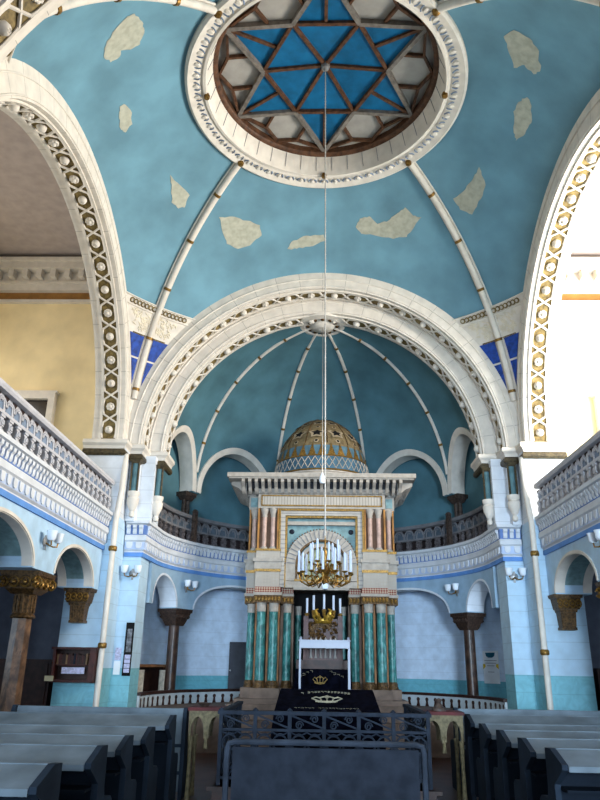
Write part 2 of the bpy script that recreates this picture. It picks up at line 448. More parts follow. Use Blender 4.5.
for k in range(6):
    a = A0 + k * PI / 3; ai = a + PI / 6
    for e in (-1, 1): g.bar(sp(RT, a, .02), sp(RI, a + e * PI / 6, .02), .075, .10)
    w.bar(sp(RI, a - PI / 6, .025), sp(RI, ai, .025), .06, .09)
    w.bar(sp(0.03, ai, .03), sp(RI, ai, .03), .06, .08)
    w.bar(sp(RI * cos(PI / 6), a, .03), sp(RT - .06, a, .03), .055, .08)
    o_ = Vector((RI * cos(ai), RI * sin(ai)))               # regular hexagon standing on the inner corner of the star
    dirs = [Vector((cos(ai + t), sin(ai + t))) for t in (PI / 3, 0, -PI / 3)]
    Vq = [o_, o_ + dirs[0] * HL, o_ + (dirs[0] + dirs[1]) * HL, o_ + (dirs[0] + dirs[1] + dirs[2]) * HL, o_ + (dirs[1] + dirs[2]) * HL, o_ + dirs[2] * HL]
    P3 = lambda q, dz=.03: Vector((q.x, CY + q.y, sz_(q.length) + dz))
    for m_ in range(1, 5): w.bar(P3(Vq[m_]), P3(Vq[m_ + 1]), .045, .07)
    for q, t in ((Vq[2], ai + PI / 6), (Vq[4], ai - PI / 6)): w.bar(P3(q), sp(RT - .02, t, .03), .045, .07)
    for e in (-1, 1): w.bar(sp(RT - .05, ai + e * PI / 6, .03), P3(o_, .03), .035, .05)
g.build('star_frame', WOODG, star); w.build('muntin', WOODR, star)
b = MB(); b.lathe([(0, -.1), (.07, -.07), (.09, 0), (.09, .08), (0, .1)], (0, CY, sz_(0)), 12); b.build('boss', STEEL, star, True)

# ------------------------------------------------------------------ great arches
def arch_root(nm, loc, f, vm, r0, r1, d0, d1):
    b = MB(); th = linsp(0, PI, 73)
    sec = [(r0, d0), (r1, d0), (r1, d1), (r0, d1)]
    for i in range(len(sec)):
        (ra, da), (rb, db) = sec[i], sec[(i + 1) % 4]
        b.grid(lambda t, q: f((ra + (rb - ra) * q) * cos(t), da + (db - da) * q, (ra + (rb - ra) * q) * sin(t)), th, [0, 1])
    o = b.build(nm, vm, None, True); o.location = loc
    return struct(o)
def soffit(root, f, R, d0, d1, N):
    th = linsp(.012, PI - .012, 73)
    def at(t, d, h): return Vector(f((R - h) * cos(t), d, (R - h) * sin(t)))
    b = MB(); b.grid(lambda t, q: at(t, d0 + (d1 - d0) * q, .006), th, [0, 1]); b.build('gilt_ground', OCHRE, root, True)
    b = MB()
    for d in (d0, d1):
        for e in (-.03, .03):
            b.grid(lambda t, q: at(t, d + e * 0 + (q - .5) * .05, .035), th, [0, 1])
            b.grid(lambda t, q: at(t, d + e * .83, .035 * q), th, [0, 1])
    dm = (d0 + d1) / 2; hw = (d1 - d0) / 2 - .03; st = PI / N
    for k in range(N):
        t = st * (k + .5)
        for s in (-1, 1):                               # crossing straps
            b.tube([at(t + st * .32, dm + s * hw * .92, .02), at(t + st * .5, dm, .03), at(t + st * .68, dm - s * hw * .92, .02)], .022, 5)
            b.tube([at(t + st * x, dm + s * hw * (1.0 if abs(x) < .2 else .9), .02) for x in linsp(-.36, .36, 5)], .022, 5)
    b.build('strap_relief', WHITE, root, True)
    for k in range(N):
        t = st * (k + .5); c = at(t, dm, .0); nrm = Vector(f(-cos(t), 0, -sin(t)))
        Mq = Matrix.Translation(c) @ nrm.to_track_quat('Z', 'Y').to_matrix().to_4x4()
        b = MB(); s = hw * .56
        if k % 2:
            b.lathe([(s, 0), (s, .035), (s * .8, .06), (s * .55, .05), (s * .4, .085), (0, .11)], n=14, M=Mq)
            for j in range(8):
                a = PI / 4 * j; b.lathe([(.0, .07), (.026, .055), (.032, .02)], c=(s * .72 * cos(a), s * .72 * sin(a), 0), n=6, M=Mq)
        else:
            b.lathe([(s * .95, 0), (s, .03), (s * .8, .08), (s * .4, .105), (s * .22, .09), (0, .12)], n=14, M=Mq)
        b.build('rosette', WHITE, root, True)
fF = lambda s, d, z: (s, d, z)
fL = lambda s, d, z: (-d, s, z)
fR = lambda s, d, z: (d, s, z)
fB = lambda s, d, z: (s, -d, z)
a1 = arch_root('trim_1', (0, YF, CZ), fF, VOUS_X, 3.92, 4.42, -.03, .5); soffit(a1, fF, 3.92, .08, .42, 22)
a2 = arch_root('trim_2', (0, YF, CZ), fF, VOUS_X, 3.55, 4.0, .5, 1.12); soffit(a2, fF, 3.55, .62, 1.0, 20)
a3 = arch_root('trim_3', (-HW, CY, CZ), fL, VOUS_Y, 3.84, 4.42, -.03, .62); soffit(a3, fL, 3.84, .09, .45, 24)
a4 = arch_root('trim_4', (HW, CY, CZ), fR, VOUS_Y, 3.84, 4.42, -.03, .62); soffit(a4, fR, 3.84, .09, .45, 24)
a5 = arch_root('trim_5', (0, YB, CZ), fB, VOUS_X, 3.92, 4.42, -.03, .5); soffit(a5, fB, 3.92, .08, .42, 22)
for rt_, f_, rr_ in ((a1, fF, (3.97, 4.16)), (a2, fF, (3.6, 3.86)), (a3, fL, (3.89, 4.16)), (a4, fR, (3.89, 4.16))):
    b = MB(); d_ = .485 if rt_ is a2 else -.045
    for R in rr_:
        b.tube([f_(R * cos(t), d_ + .01, R * sin(t)) for t in linsp(0, PI, 65)], .016, 6)
    b.build('fillet', WHITE, rt_, True)

# ------------------------------------------------------------------ generic arcaded wall
def arch_wall(b, mp, s0, s1, z0, z1, ops, d0, d1, ns=120, nz=1, caps=True):
    """wall between s0..s1, z0..z1 with elliptical openings (centre, half width, springing, rise, sill); mp(s,z,d)"""
    S = set(linsp(s0, s1, ns + 1))
    for c, hw, zs, rise, sill in ops:
        for t in linsp(0, PI, 29): S.add(c - hw * cos(t))
    S = sorted(x for x in S if s0 - 1e-9 <= x <= s1 + 1e-9)
    S = [x for i, x in enumerate(S) if i == 0 or x - S[i - 1] > 1e-6]
    def top(s, op): c, hw, zs, rise, sill = op; return zs + rise * math.sqrt(max(0, 1 - ((s - c) / hw) ** 2))
    def strip(sa, sb, za, zb, zc, zd):
        if max(zc - za, zd - zb) < 1e-5: return
        for d in (d0, d1):
            b.grid(lambda i, q: mp((sa, sb)[i], ((za + (zc - za) * q) if i == 0 else (zb + (zd - zb) * q)), d), [0, 1], linsp(0, 1, nz + 1))
        for A, B in (((sa, za), (sb, zb)), ((sa, zc), (sb, zd))):
            b.add([mp(A[0], A[1], d0), mp(B[0], B[1], d0), mp(B[0], B[1], d1), mp(A[0], A[1], d1)], [(0, 1, 2, 3)])
    for sa, sb in zip(S[:-1], S[1:]):
        m = (sa + sb) / 2; op = next((o for o in ops if abs(m - o[0]) < o[1]), None)
        if op is None: strip(sa, sb, z0, z0, z1, z1)
        else:
            ta, tb = top(sa, op), top(sb, op); strip(sa, sb, ta, tb, z1, z1)
            if op[4] > z0: strip(sa, sb, z0, z0, op[4], op[4])
    for op in ops:                                       # jambs
        for e in (-1, 1):
            s = op[0] + e * op[1]; za, zb = max(op[4], z0), op[2]
            if zb - za > 1e-4: b.add([mp(s, za, d0), mp(s, zb, d0), mp(s, zb, d1), mp(s, za, d1)], [(0, 1, 2, 3)])
    if caps:
        for s in (s0, s1): b.add([mp(s, z0, d0), mp(s, z1, d0), mp(s, z1, d1), mp(s, z0, d1)], [(0, 1, 2, 3)])
    return b
def arch_band(b, mp, op, w0, w1, d0, d1, t0=0, t1=PI, n=28):
    """ring around an opening: from opening offset w0 to w1, depth d0..d1"""
    c, hw, zs, rise = op[:4]; T = linsp(t0, t1, n + 1)
    P = lambda w, t, d: mp(c - (hw + w) * cos(t), zs + (rise + w) * sin(t), d)
    for (wa, da), (wb, db) in (((w0, d0), (w1, d0)), ((w1, d0), (w1, d1)), ((w1, d1), (w0, d1)), ((w0, d1), (w0, d0))):
        b.grid(lambda t, q: P(wa + (wb - wa) * q, t, da + (db - da) * q), T, [0, 1])
    return b

NAVE_OPS = [(12.0, .98, 2.95, .56, 0), (9.02, 1.10, 2.95, .56, 0), (6.05, 1.06, 2.95, .56, 0), (3.15, 1.06, 2.95, .56, 0)]
for s, nm in ((-1, 'left'), (1, 'right')):
    mp = lambda q, z, d: (s * (4.30 + d), q, z)
    b = MB(); arch_wall(b, mp, 1.4, 13.39, 2.93, 3.76, NAVE_OPS, 0, .65); b.box(s * 4.3, s * 4.95, -6, 1.4, 0, 3.76)
    w = struct(b.build('wall_' + nm + '_arcade', WALLP))
    for op in NAVE_OPS:
        b = MB(); arch_band(b, mp, op, 0.0, .05, -.018, .0); arch_band(b, mp, op, -.012, 0.0, .0, .16); arch_band(b, mp, op, -.012, 0, .49, .65)
        b.build('arch_moulding', WHITE, w, True)
        b = MB(); arch_band(b, mp, op, -.004, 0, .16, .49, .25, PI - .25); b.build('soffit_panel', TEALP, w, True)
    # piers
    b = MB(s)
    b.box(4.12, 4.95, 13.4, 14.2, 0, 4.4); b.box(3.74, 4.95, 14.2, 14.9, 0, 4.4)
    struct(b.build('wall_pier_' + nm, WALLB))
    b = MB(s); b.box(4.12, 4.95, 13.55, 14.2, 4.4, 5.86); b.box(3.62, 4.95, 14.2, 14.9, 4.4, 5.86); b.box(3.92, 4.95, 14.0, 14.3, 4.4, 5.86)
    struct(b.build('wall_pier_' + nm + '_upper', WALLU))
    b = MB(s); b.box(3.94, 4.95, 4.6, 5.85, 0, 5.86); struct(b.build('wall_pier_' + nm + '_rear', WALLU))
    # imposts with gilded neck band
    path = [(-5.0, 13.54), (-4.16, 13.54), (-4.16, 13.92), (-3.88, 13.92), (-3.88, 14.42), (-3.50, 14.42), (-3.50, 15.12)]
    prof = [(-.05, 5.82), (.03, 5.82), (.05, 5.88), (.10, 5.93), (.10, 6.0), (.07, 6.02), (-.05, 6.02)]
    b = MB(-s); b.sweep(path, prof, -1); im = struct(b.build('trim_impost_' + nm, WHITE))
    b = MB(-s); b.sweep(path, [(-.03, 5.68), (.03, 5.68), (.06, 5.72), (.06, 5.78), (.02, 5.82), (-.03, 5.82)], -1); b.build('gilt_neck', mat('dark_bronze_band', (72, 62, 40), var=.3, scale=20, rough=.5), im)
    path = [(-3.84, 5.4), (-4.16, 5.4), (-4.16, 5.9), (-5.1, 5.9)]
    b = MB(-s); b.sweep(path, prof, 1); struct(b.build('trim_impost_' + nm + '_rear', WHITE))
    # spaces beyond: aisle, gallery floor, outer wall, end walls, ceilings
    struct(MB(s).box(4.32, 8.2, -6, 14, 3.76, 4.15).build('floor_gallery_' + nm, WALLP))
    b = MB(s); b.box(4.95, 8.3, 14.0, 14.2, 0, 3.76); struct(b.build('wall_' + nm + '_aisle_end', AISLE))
    b = MB(s); b.box(4.95, 8.3, 14.0, 14.2, 4.15, 10.8); struct(b.build('wall_' + nm + '_gallery_end', YELLOW))
    b = MB(s); b.box(4.25, 8.3, -6.2, 14.2, 10.62, 10.8); struct(b.build('ceiling_gallery_' + nm, CEIL))
    wy = [(y, .75, 8.0, .75, 5.4) for y in (12.0, 9.75, 7.5, 4.6, 1.6, -1.4, -4.4)]
    b = MB(); arch_wall(b, lambda q, z, d: (s * (8.2 + d), q, z), -6, 14, 4.15, 10.7, wy, 0, .3)
    struct(b.build('wall_' + nm + '_gallery', YELLOW))
    wl = [(y, .65, 2.6, .4, 1.4) for y in (12.0, 9.0, 6.0, 3.0, 0.0, -3.0)]
    b = MB(); arch_wall(b, lambda q, z, d: (s * (8.2 + d), q, z), -6, 14, 0, 3.76, wl, 0, .3)
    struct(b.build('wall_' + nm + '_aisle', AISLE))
    # cornice on the gallery end wall
    b = MB(s); b.box(4.95, 8.2, 13.62, 14, 10.25, 10.5); b.box(4.95, 8.2, 13.55, 14, 10.42, 10.5); b.box(4.95, 8.2, 13.85, 14, 9.78, 10.25); b.box(4.95, 8.2, 13.8, 14, 9.95, 10.0)
    for k in range(9): b.box(5.25 + k * .33, 5.37 + k * .33, 13.66, 13.86, 10.05, 10.25)
    cn = struct(b.build('trim_gallery_cornice_' + nm, WHITE))
    MB(s).box(4.95, 8.2, 13.97, 14, 9.56, 9.78).build('ochre_frieze', ORANGE, cn)  # shade below the cornice, painted on as an ochre strip
    b = MB(s); b.box(4.95, 8.2, 13.9, 14, 9.50, 9.57); b.box(4.95, 5.22, 13.8, 14.0, 9.45, 9.78); b.build('frieze_ledge', WHITE, cn)
    # framed opening in the gallery end wall
    b = MB(s)
    for x0, x1, z0, z1 in ((5.90, 6.04, 4.15, 7.06), (6.96, 7.10, 4.15, 7.06), (5.90, 7.10, 7.06, 7.20), (5.86, 7.14, 7.20, 7.25)): b.box(x0, x1, 13.84, 14.0, z0, z1)
    wn = struct(b.build('window_%d' % (1 if s < 0 else 2), WHITE))
    MB(s).box(6.04, 6.96, 13.95, 13.99, 4.15, 7.06).build('window_pane', WINGL, wn)
# rear hall wall with tall windows, front wall above the arch, rear ceiling
b = MB(); arch_wall(b, lambda q, z, d: (q, -6 - d, z), -8.3, 8.3, 0, 10.7, [(-6.5, .8, 7.6, .8, 5.2), (-2.4, 1.0, 7.8, 1.0, 4.6), (0, 1.0, 8.6, 1.0, 4.6), (2.4, 1.0, 7.8, 1.0, 4.6), (6.5, .8, 7.6, .8, 5.2)], 0, .3)
struct(b.build('wall_back', WALLU))
struct(MB().box(-4.25, 4.25, -6.2, 5.0, 10.62, 10.8).build('ceiling_rear', CEIL))
b = MB()
for s in (-1, 1):
    b.box(s * 3.9, s * 8.3, 14.9, 15.1, 3.8, 10.8)
struct(b.build('wall_front', WALLU))

# ------------------------------------------------------------------ apse
def arho(z): return math.sqrt(max(0.0004, AR * AR - max(0, z - AZ) ** 2))
mpa = lambda q, z, d: ((arho(z) + d) * cos(q), AY + (arho(z) + d) * sin(q), z)
D = math.radians
UP = [(D(165), D(12.6), 5.72, 1.28, 0), (D(130), D(17.3), 5.72, 1.26, 0), (D(90), D(17.3), 5.72, 1.26, 0), (D(50), D(17.3), 5.72, 1.26, 0), (D(15), D(12.6), 5.72, 1.28, 0)]
b = MB(); arch_wall(b, mpa, 0, PI, 5.70, AZ + AR - .004, UP, 0, .06, ns=72, nz=14, caps=False)
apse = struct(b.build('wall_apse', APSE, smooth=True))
b = MB(); b.grid(lambda q, z: (4.10 * cos(q), AY + 4.10 * sin(q), z), linsp(-.06, PI + .06, 65), [4.15, 6.0, 7.3])
b.grid(lambda q, r: (r * cos(q), AY + r * sin(q), 7.3), linsp(-.06, PI + .06, 65), [3.55, 4.10])
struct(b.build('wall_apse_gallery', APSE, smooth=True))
def amp_ring(b, op, w0, w1, d0, d1):
    c, hw, zs, rise = op[:4]; T = linsp(0, PI, 33); k = 1 / AR
    P = lambda w, t, d: mpa(c - (hw + w * k) * cos(t), zs + (rise + w) * sin(t), d)
    for (wa, da), (wb, db) in (((w0, d0), (w1, d0)), ((w1, d0), (w1, d1)), ((w1, d1), (w0, d1)), ((w0, d1), (w0, d0))):
        b.grid(lambda t, q: P(wa + (wb - wa) * q, t, da + (db - da) * q), T, [0, 1])
for op in UP:
    b = MB(); amp_ring(b, op, -.008, .155, -.05, .36); struct(b.build('trim_apse_arch', WHITE, smooth=True))
# lower ambulatory: outer wall, floor slab of the gallery, spandrels
b = MB(); b.grid(lambda q, z: (4.9 * cos(q), AY + 4.9 * sin(q), z), linsp(-.05, PI + .05, 65), [.0, 2, 3.85]); struct(b.build('wall_apse_lower', APSEW, smooth=True))
mpl = lambda q, z, d: ((3.70 + d) * cos(q), AY + (3.70 + d) * sin(q), z)
LO = [(D(166.5), D(9.5), 2.86, .66, 0), (D(126), D(20.5), 2.86, .62, 0), (D(90), D(12), 2.86, .5, 0), (D(54), D(20.5), 2.86, .62, 0), (D(13.5), D(9.5), 2.86, .62, 0)]
b = MB(); arch_wall(b, mpl, 0, PI, 2.84, 3.76, LO, 0, .45, ns=72); sw = struct(b.build('wall_apse_spandrels', APSEP, smooth=True))
for op in LO:
    b = MB(); P = lambda q, z, d: mpl(q, z, d)
    c, hw, zs, rise = op[:4]
    b.grid(lambda t, q: mpl(c - (hw + .05 / 3.6 * q) * cos(t), zs + (rise + .05 * q) * sin(t), -.012), linsp(0, PI, 29), [0, 1])
    b.grid(lambda t, d: mpl(c - (hw - .002) * cos(t), zs + (rise - .004) * sin(t), d), linsp(0, PI, 29), [-.012, .45])
    b.build('arch_moulding', WALLU, sw, True)
b = MB()
for z in (3.76, 4.15): b.grid(lambda q, r: (r * cos(q), AY + r * sin(q), z), linsp(0, PI, 49), [3.7, 4.9])
struct(b.build('floor_gallery_apse', WALLP))
# half-dome ribs with gilt rings, apex boss
for a in (150.5, 110, 70, 29.5):
    a = D(a); els = linsp(D(6), D(87), 36)
    ap = lambda e, off: Vector(((AR - off) * cos(e) * cos(a), AY + (AR - off) * cos(e) * sin(a), AZ + (AR - off) * sin(e)))
    b = MB(); b.tube([ap(e, .03) for e in els], .042, 8); rb = struct(b.build('trim_apse_rib', WHITE, smooth=True))
    for e in (18, 32, 46, 60, 73):
        e = D(e); bb = MB(); bb.tube([ap(e - .008, .03), ap(e + .008, .03)], .058, 8); bb.build('gilt_ring', GOLD, rb, True)
b = MB(); b.lathe([(.62, .02), (.60, -.05), (.45, -.07), (.42, -.03), (.3, -.05), (.26, -.10), (.1, -.14), (0, -.15)], (0, AY + .05, AZ + AR - .02), 24)
bs = struct(b.build('trim_apse_boss', WHITE, smooth=True))
b = MB()
for k in range(12):
    a = 2 * PI * k / 12; b.lathe([(.0, -.05), (.04, -.03), (.05, 0)], (.36 * cos(a), AY + .05 + .36 * sin(a), AZ + AR - .06), 8)
b.build('gilt_bead', GOLDD, bs, True)

# ------------------------------------------------------------------ galleries: cornice and balustrade
CORN = [(-.10, 3.70), (.015, 3.70), (.015, 3.80), (.05, 3.83), (.05, 3.99), (.085, 4.02), (.085, 4.11), (.06, 4.13), (.06, 4.34), (.13, 4.37), (.13, 4.43), (-.10, 4.43)]
def gallery(path, side, start, mx, cname, bal_label, tone, step, rail_path=None, cons=.13, tong=.2):
    b = MB(mx); b.sweep(path, CORN, side); c = struct(b.build(cname, WHITEB))
    b = MB(mx); b.sweep(path, [(0, 3.69), (.03, 3.69), (.03, 3.775), (0, 3.775)], side); b.build('blue_stripe', BLUEB, c)
    b = MB(mx); b.sweep(path, [(.055, 4.135), (.066, 4.135), (.066, 4.335), (.055, 4.335)], side); b.build('console_ground', BLUEC, c)
    b = MB(mx); t2 = MB(mx); g2 = MB(mx)
    g2.sweep(path, [(.045, 3.835), (.054, 3.835), (.054, 3.985), (.045, 3.985)], side); g2.build('tongue_ground', mat('tongue_ground', (176, 192, 220), var=.05), c)
    for p, t, nn in along(path, cons, cons / 2):
        nn = nn * side; w = cons * .30
        fn = lambda a, z, d: (p.x + nn.x * a + t.x * d, p.y + nn.y * a + t.y * d, z)
        b.prism([(.06, 4.335), (.125, 4.335), (.12, 4.28), (.09, 4.25), (.085, 4.18), (.07, 4.15), (.06, 4.15)], fn, -w, w)
    for p, t, nn in along(path, tong, tong / 2):
        nn = nn * side; w = tong * .30
        fn = lambda a, z, d: (p.x + nn.x * d + t.x * a, p.y + nn.y * d + t.y * a, z)
        t2.prism([(-w, 3.985), (w, 3.985), (w, 3.90), (w * .7, 3.86), (0, 3.845), (-w * .7, 3.86), (-w, 3.90)], fn, .05, .075)
    b.build('console_row', WHITEB, c); t2.build('tongue_row', WHITEB, c)
    # balustrade
    path = rail_path or path; P0 = path[len(path) // 2]
    Wm, Bm, G1, G2 = tone
    T = thing('gallery_balustrade', (P0[0] * mx, P0[1], 4.43), bal_label, 'balustrade')
    b = MB(mx); b.sweep(path, [(-.10, 5.0), (.07, 5.0), (.09, 5.04), (.08, 5.09), (-.11, 5.09), (-.12, 5.04)], side); b.build('handrail', Wm, T, world=True)
    b = MB(mx); b.sweep(path, [(-.07, 4.70), (.05, 4.70), (.05, 4.745), (-.07, 4.745)], side); b.sweep(path, [(-.07, 4.43), (.05, 4.43), (.05, 4.465), (-.07, 4.465)], side); b.build('mid_rail', Wm, T, world=True)
    b = MB(mx); b.sweep(path, [(-.05, 4.745), (-.02, 4.745), (-.02, 5.0), (-.05, 5.0)], side); b.build('arcade_board', Wm, T, world=True)
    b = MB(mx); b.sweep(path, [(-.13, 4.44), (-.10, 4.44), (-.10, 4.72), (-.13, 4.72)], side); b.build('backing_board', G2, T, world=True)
    b = MB(mx); ar_ = MB(mx); L_ = along(path, step, step / 2)
    for p, t, nn in L_:
        nn = nn * side; r = step * .40
        fn = lambda a, z, d: (p.x + t.x * a + nn.x * d, p.y + t.y * a + nn.y * d, z)
        ar_.prism([(-r, 4.752)] + [(r * cos(a), 4.84 + min(.135, r * sin(a))) for a in linsp(PI, 0, 11)] + [(r, 4.752)], fn, -.019, -.012)
        b.tube([fn(r * .55 * cos(a), 4.80 + .12 * sin(a), -.006) for a in linsp(-.5, PI - .9, 8)], .018, 5)
        b.tube([fn(r * 1.02 * cos(a), 4.84 + min(.137, r * 1.02 * sin(a)), -.004) for a in linsp(0, PI, 11)], .016, 5, False)
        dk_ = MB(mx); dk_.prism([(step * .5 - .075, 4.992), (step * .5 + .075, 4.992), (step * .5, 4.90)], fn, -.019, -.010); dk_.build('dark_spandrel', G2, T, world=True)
    ar_.build('arch_inset', G1, T, world=True); b.build('arch_scroll', Wm, T, True, world=True)
    first = None
    for p, t, nn in L_:
        if first is None:
            q = MB(); a_ = step * .235
            q.frustum(0, 0, 0, .04, a_, .045, a_, .045); q.frustum(0, 0, .04, .075, a_ * .85, .03, a_ * .8, .03); q.frustum(0, 0, .075, .165, a_ * .95, .045, a_ * .95, .045); q.frustum(0, 0, .165, .20, a_ * .8, .03, a_ * .85, .03); q.frustum(0, 0, .20, .235, a_, .045, a_, .045)
            q.tube([(a_ * .5 * cos(a), -.05, .12 + .03 * sin(2 * a)) for a in linsp(0, 2 * PI, 12)], .012, 5)
            first = q.build('baluster', Bm, T); ob = first
        else:
            ob = first.copy(); COL.objects.link(ob)
        ob.location = ((p.x - P0[0]) * mx, p.y - P0[1], .035 + 0.0)
        ob.rotation_euler = (0, 0, math.atan2(t.y, t.x * mx))
    return c, T
RAILW = mat('gallery_rail_white', (184, 184, 190), var=.05)
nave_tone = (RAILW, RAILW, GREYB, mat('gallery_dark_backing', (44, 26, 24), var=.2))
apse_tone = (mat('apse_rail_grey', (112, 112, 116), var=.1), mat('apse_baluster_grey', (92, 86, 88), var=.3, scale=20), mat('apse_board_grey', (76, 88, 100), var=.12), mat('apse_dark_backing', (38, 28, 28), var=.2))
gallery([(-4.30, -5.9), (-4.30, 4), (-4.30, 13.38)], -1, 0, 1, 'trim_gallery_left', 'white arcaded balustrade of the straight left side gallery', nave_tone, .26, [(-4.30, 5.4), (-4.30, 9), (-4.30, 13.38)])
gallery([(-4.30, -5.9), (-4.30, 4), (-4.30, 13.38)], -1, 0, -1, 'trim_gallery_right', 'white arcaded balustrade of the straight right side gallery', nave_tone, .26, [(-4.30, 5.4), (-4.30, 9), (-4.30, 13.38)])
arc = [(3.7 * cos(D(a)), AY + 3.7 * sin(D(a))) for a in linsp(180, 112, 26)]
ap_path = [(-4.10, 14.2), (-3.73, 14.2)] + arc
gallery(ap_path, -1, 0, 1, 'trim_gallery_apse_left', 'curved grey balustrade of the apse gallery left of the ark', apse_tone, .3, [(-3.71, 14.92)] + arc)
gallery(ap_path, -1, 0, -1, 'trim_gallery_apse_right', 'curved grey balustrade of the apse gallery right of the ark', apse_tone, .3, [(-3.71, 14.92)] + arc)

# ------------------------------------------------------------------ columns, corbels, colonnettes
def nave_column(loc, label):
    T = thing('nave_column', loc, label, 'column', 'arcade columns under the side galleries')
    b = MB(); b.lathe([(.0, .12), (.17, .12), (.165, .3), (.15, 2.28), (0, 2.28)], n=8); b.build('shaft', COLM, T)
    b = MB(); b.box(-.24, .24, -.24, .24, 0, .07); b.lathe([(.23, .07), (.23, .11), (.18, .14), (.0, .14)], n=16); b.build('base', COLD, T)
    b = MB(); b.lathe([(.17, 2.24), (.19, 2.26), (.17, 2.30), (.145, 2.32), (.15, 2.57), (.17, 2.61)], n=16)
    for k in range(14):
        a = 2 * PI * k / 14; b.tube([(.15 * cos(a), .15 * sin(a), 2.32), (.155 * cos(a), .155 * sin(a), 2.58)], .016, 5)
    b.build('fluted_neck', GOLDD, T, True)
    b = MB(); b.frustum(0, 0, 2.60, 2.67, .17, .17, .23, .27); b.frustum(0, 0, 2.67, 2.86, .23, .27, .27, .32); b.frustum(0, 0, 2.86, 2.93, .29, .34, .31, .36)
    cap = b.build('capital', GOLDD, T)
    b = MB()
    for sx, sy, lx, ly in ((0, -1, .31, 0), (0, 1, .31, 0), (1, 0, 0, .37), (-1, 0, 0, .37)):
        for k in range(4):
            q = (k - 1.5) / 2; cx = (q * lx * 1.12 + sx * .255) ; cy = q * ly * 1.12 + sy * .30
            b.tube([(cx + (.075 * cos(t) if lx else 0), cy + (.075 * cos(t) if ly else 0), 2.77 + .075 * sin(t)) for t in linsp(-2.6, 2.9, 10)], .018, 5)
            b.lathe([(0, -.04), (.03, -.02), (.035, 0), (.025, .02), (0, .04)], (cx, cy, 2.77), 7)
    b.build('leaf_scroll', GOLD, cap, True)
    return T
c0 = nave_column((-4.62, 10.82, 0), 'brown marble column with gilded capital in the left arcade, nearest the corner pier')
dup(c0, (-4.62, 7.50, 0), 0, 'brown marble column in the left arcade, second from the corner pier')
dup(c0, (4.62, 10.82, 0), 0, 'brown marble column with gilded capital in the right arcade, nearest the corner pier')
dup(c0, (4.62, 7.50, 0), 0, 'brown marble column in the right arcade, second from the corner pier')
for y_ in (4.6,):
    dup(c0, (-4.62, y_, 0), 0, 'brown marble column in the left arcade, third from the corner pier'); dup(c0, (4.62, y_, 0), 0, 'brown marble column in the right arcade, third from the corner pier')
for s, nm in ((-1, 'left'), (1, 'right')):
    T = thing('corbel_capital', ((-4.58, 4.53)[s > 0], 13.385, 2.31), 'gilded foliage corbel on the %s corner pier carrying the arcade arch' % nm, 'corbel')
    b = MB(); b.frustum(0, -.18, .36, .56, .19, .16, .22, .18); b.frustum(0, -.19, .56, .625, .25, .18, .265, .19); cap = b.build('capital', GOLDD, T)
    b = MB()
    for k in range(4):
        cx = (k - 1.5) * .11
        b.tube([(cx + .05 * cos(t), -.365, .46 + .07 * sin(t)) for t in linsp(-2.6, 2.9, 10)], .015, 5)
        b.lathe([(0, -.03), (.025, -.015), (.03, 0), (.02, .02), (0, .03)], (cx, -.365, .46), 7)
    b.build('leaf_scroll', GOLD, cap, True)
    b = MB(); b.frustum(0, -.13, .04, .31, .12, .11, .14, .13); b.frustum(0, -.15, .31, .36, .155, .14, .165, .15); b.frustum(0, -.13, 0, .05, .14, .12, .135, .12)
    for k in range(6): b.tube([((k - 2.5) * .045, -.24, .06), ((k - 2.5) * .05, -.26, .30)], .016, 6)
    b.build('fluted_neck', GOLDD, T)
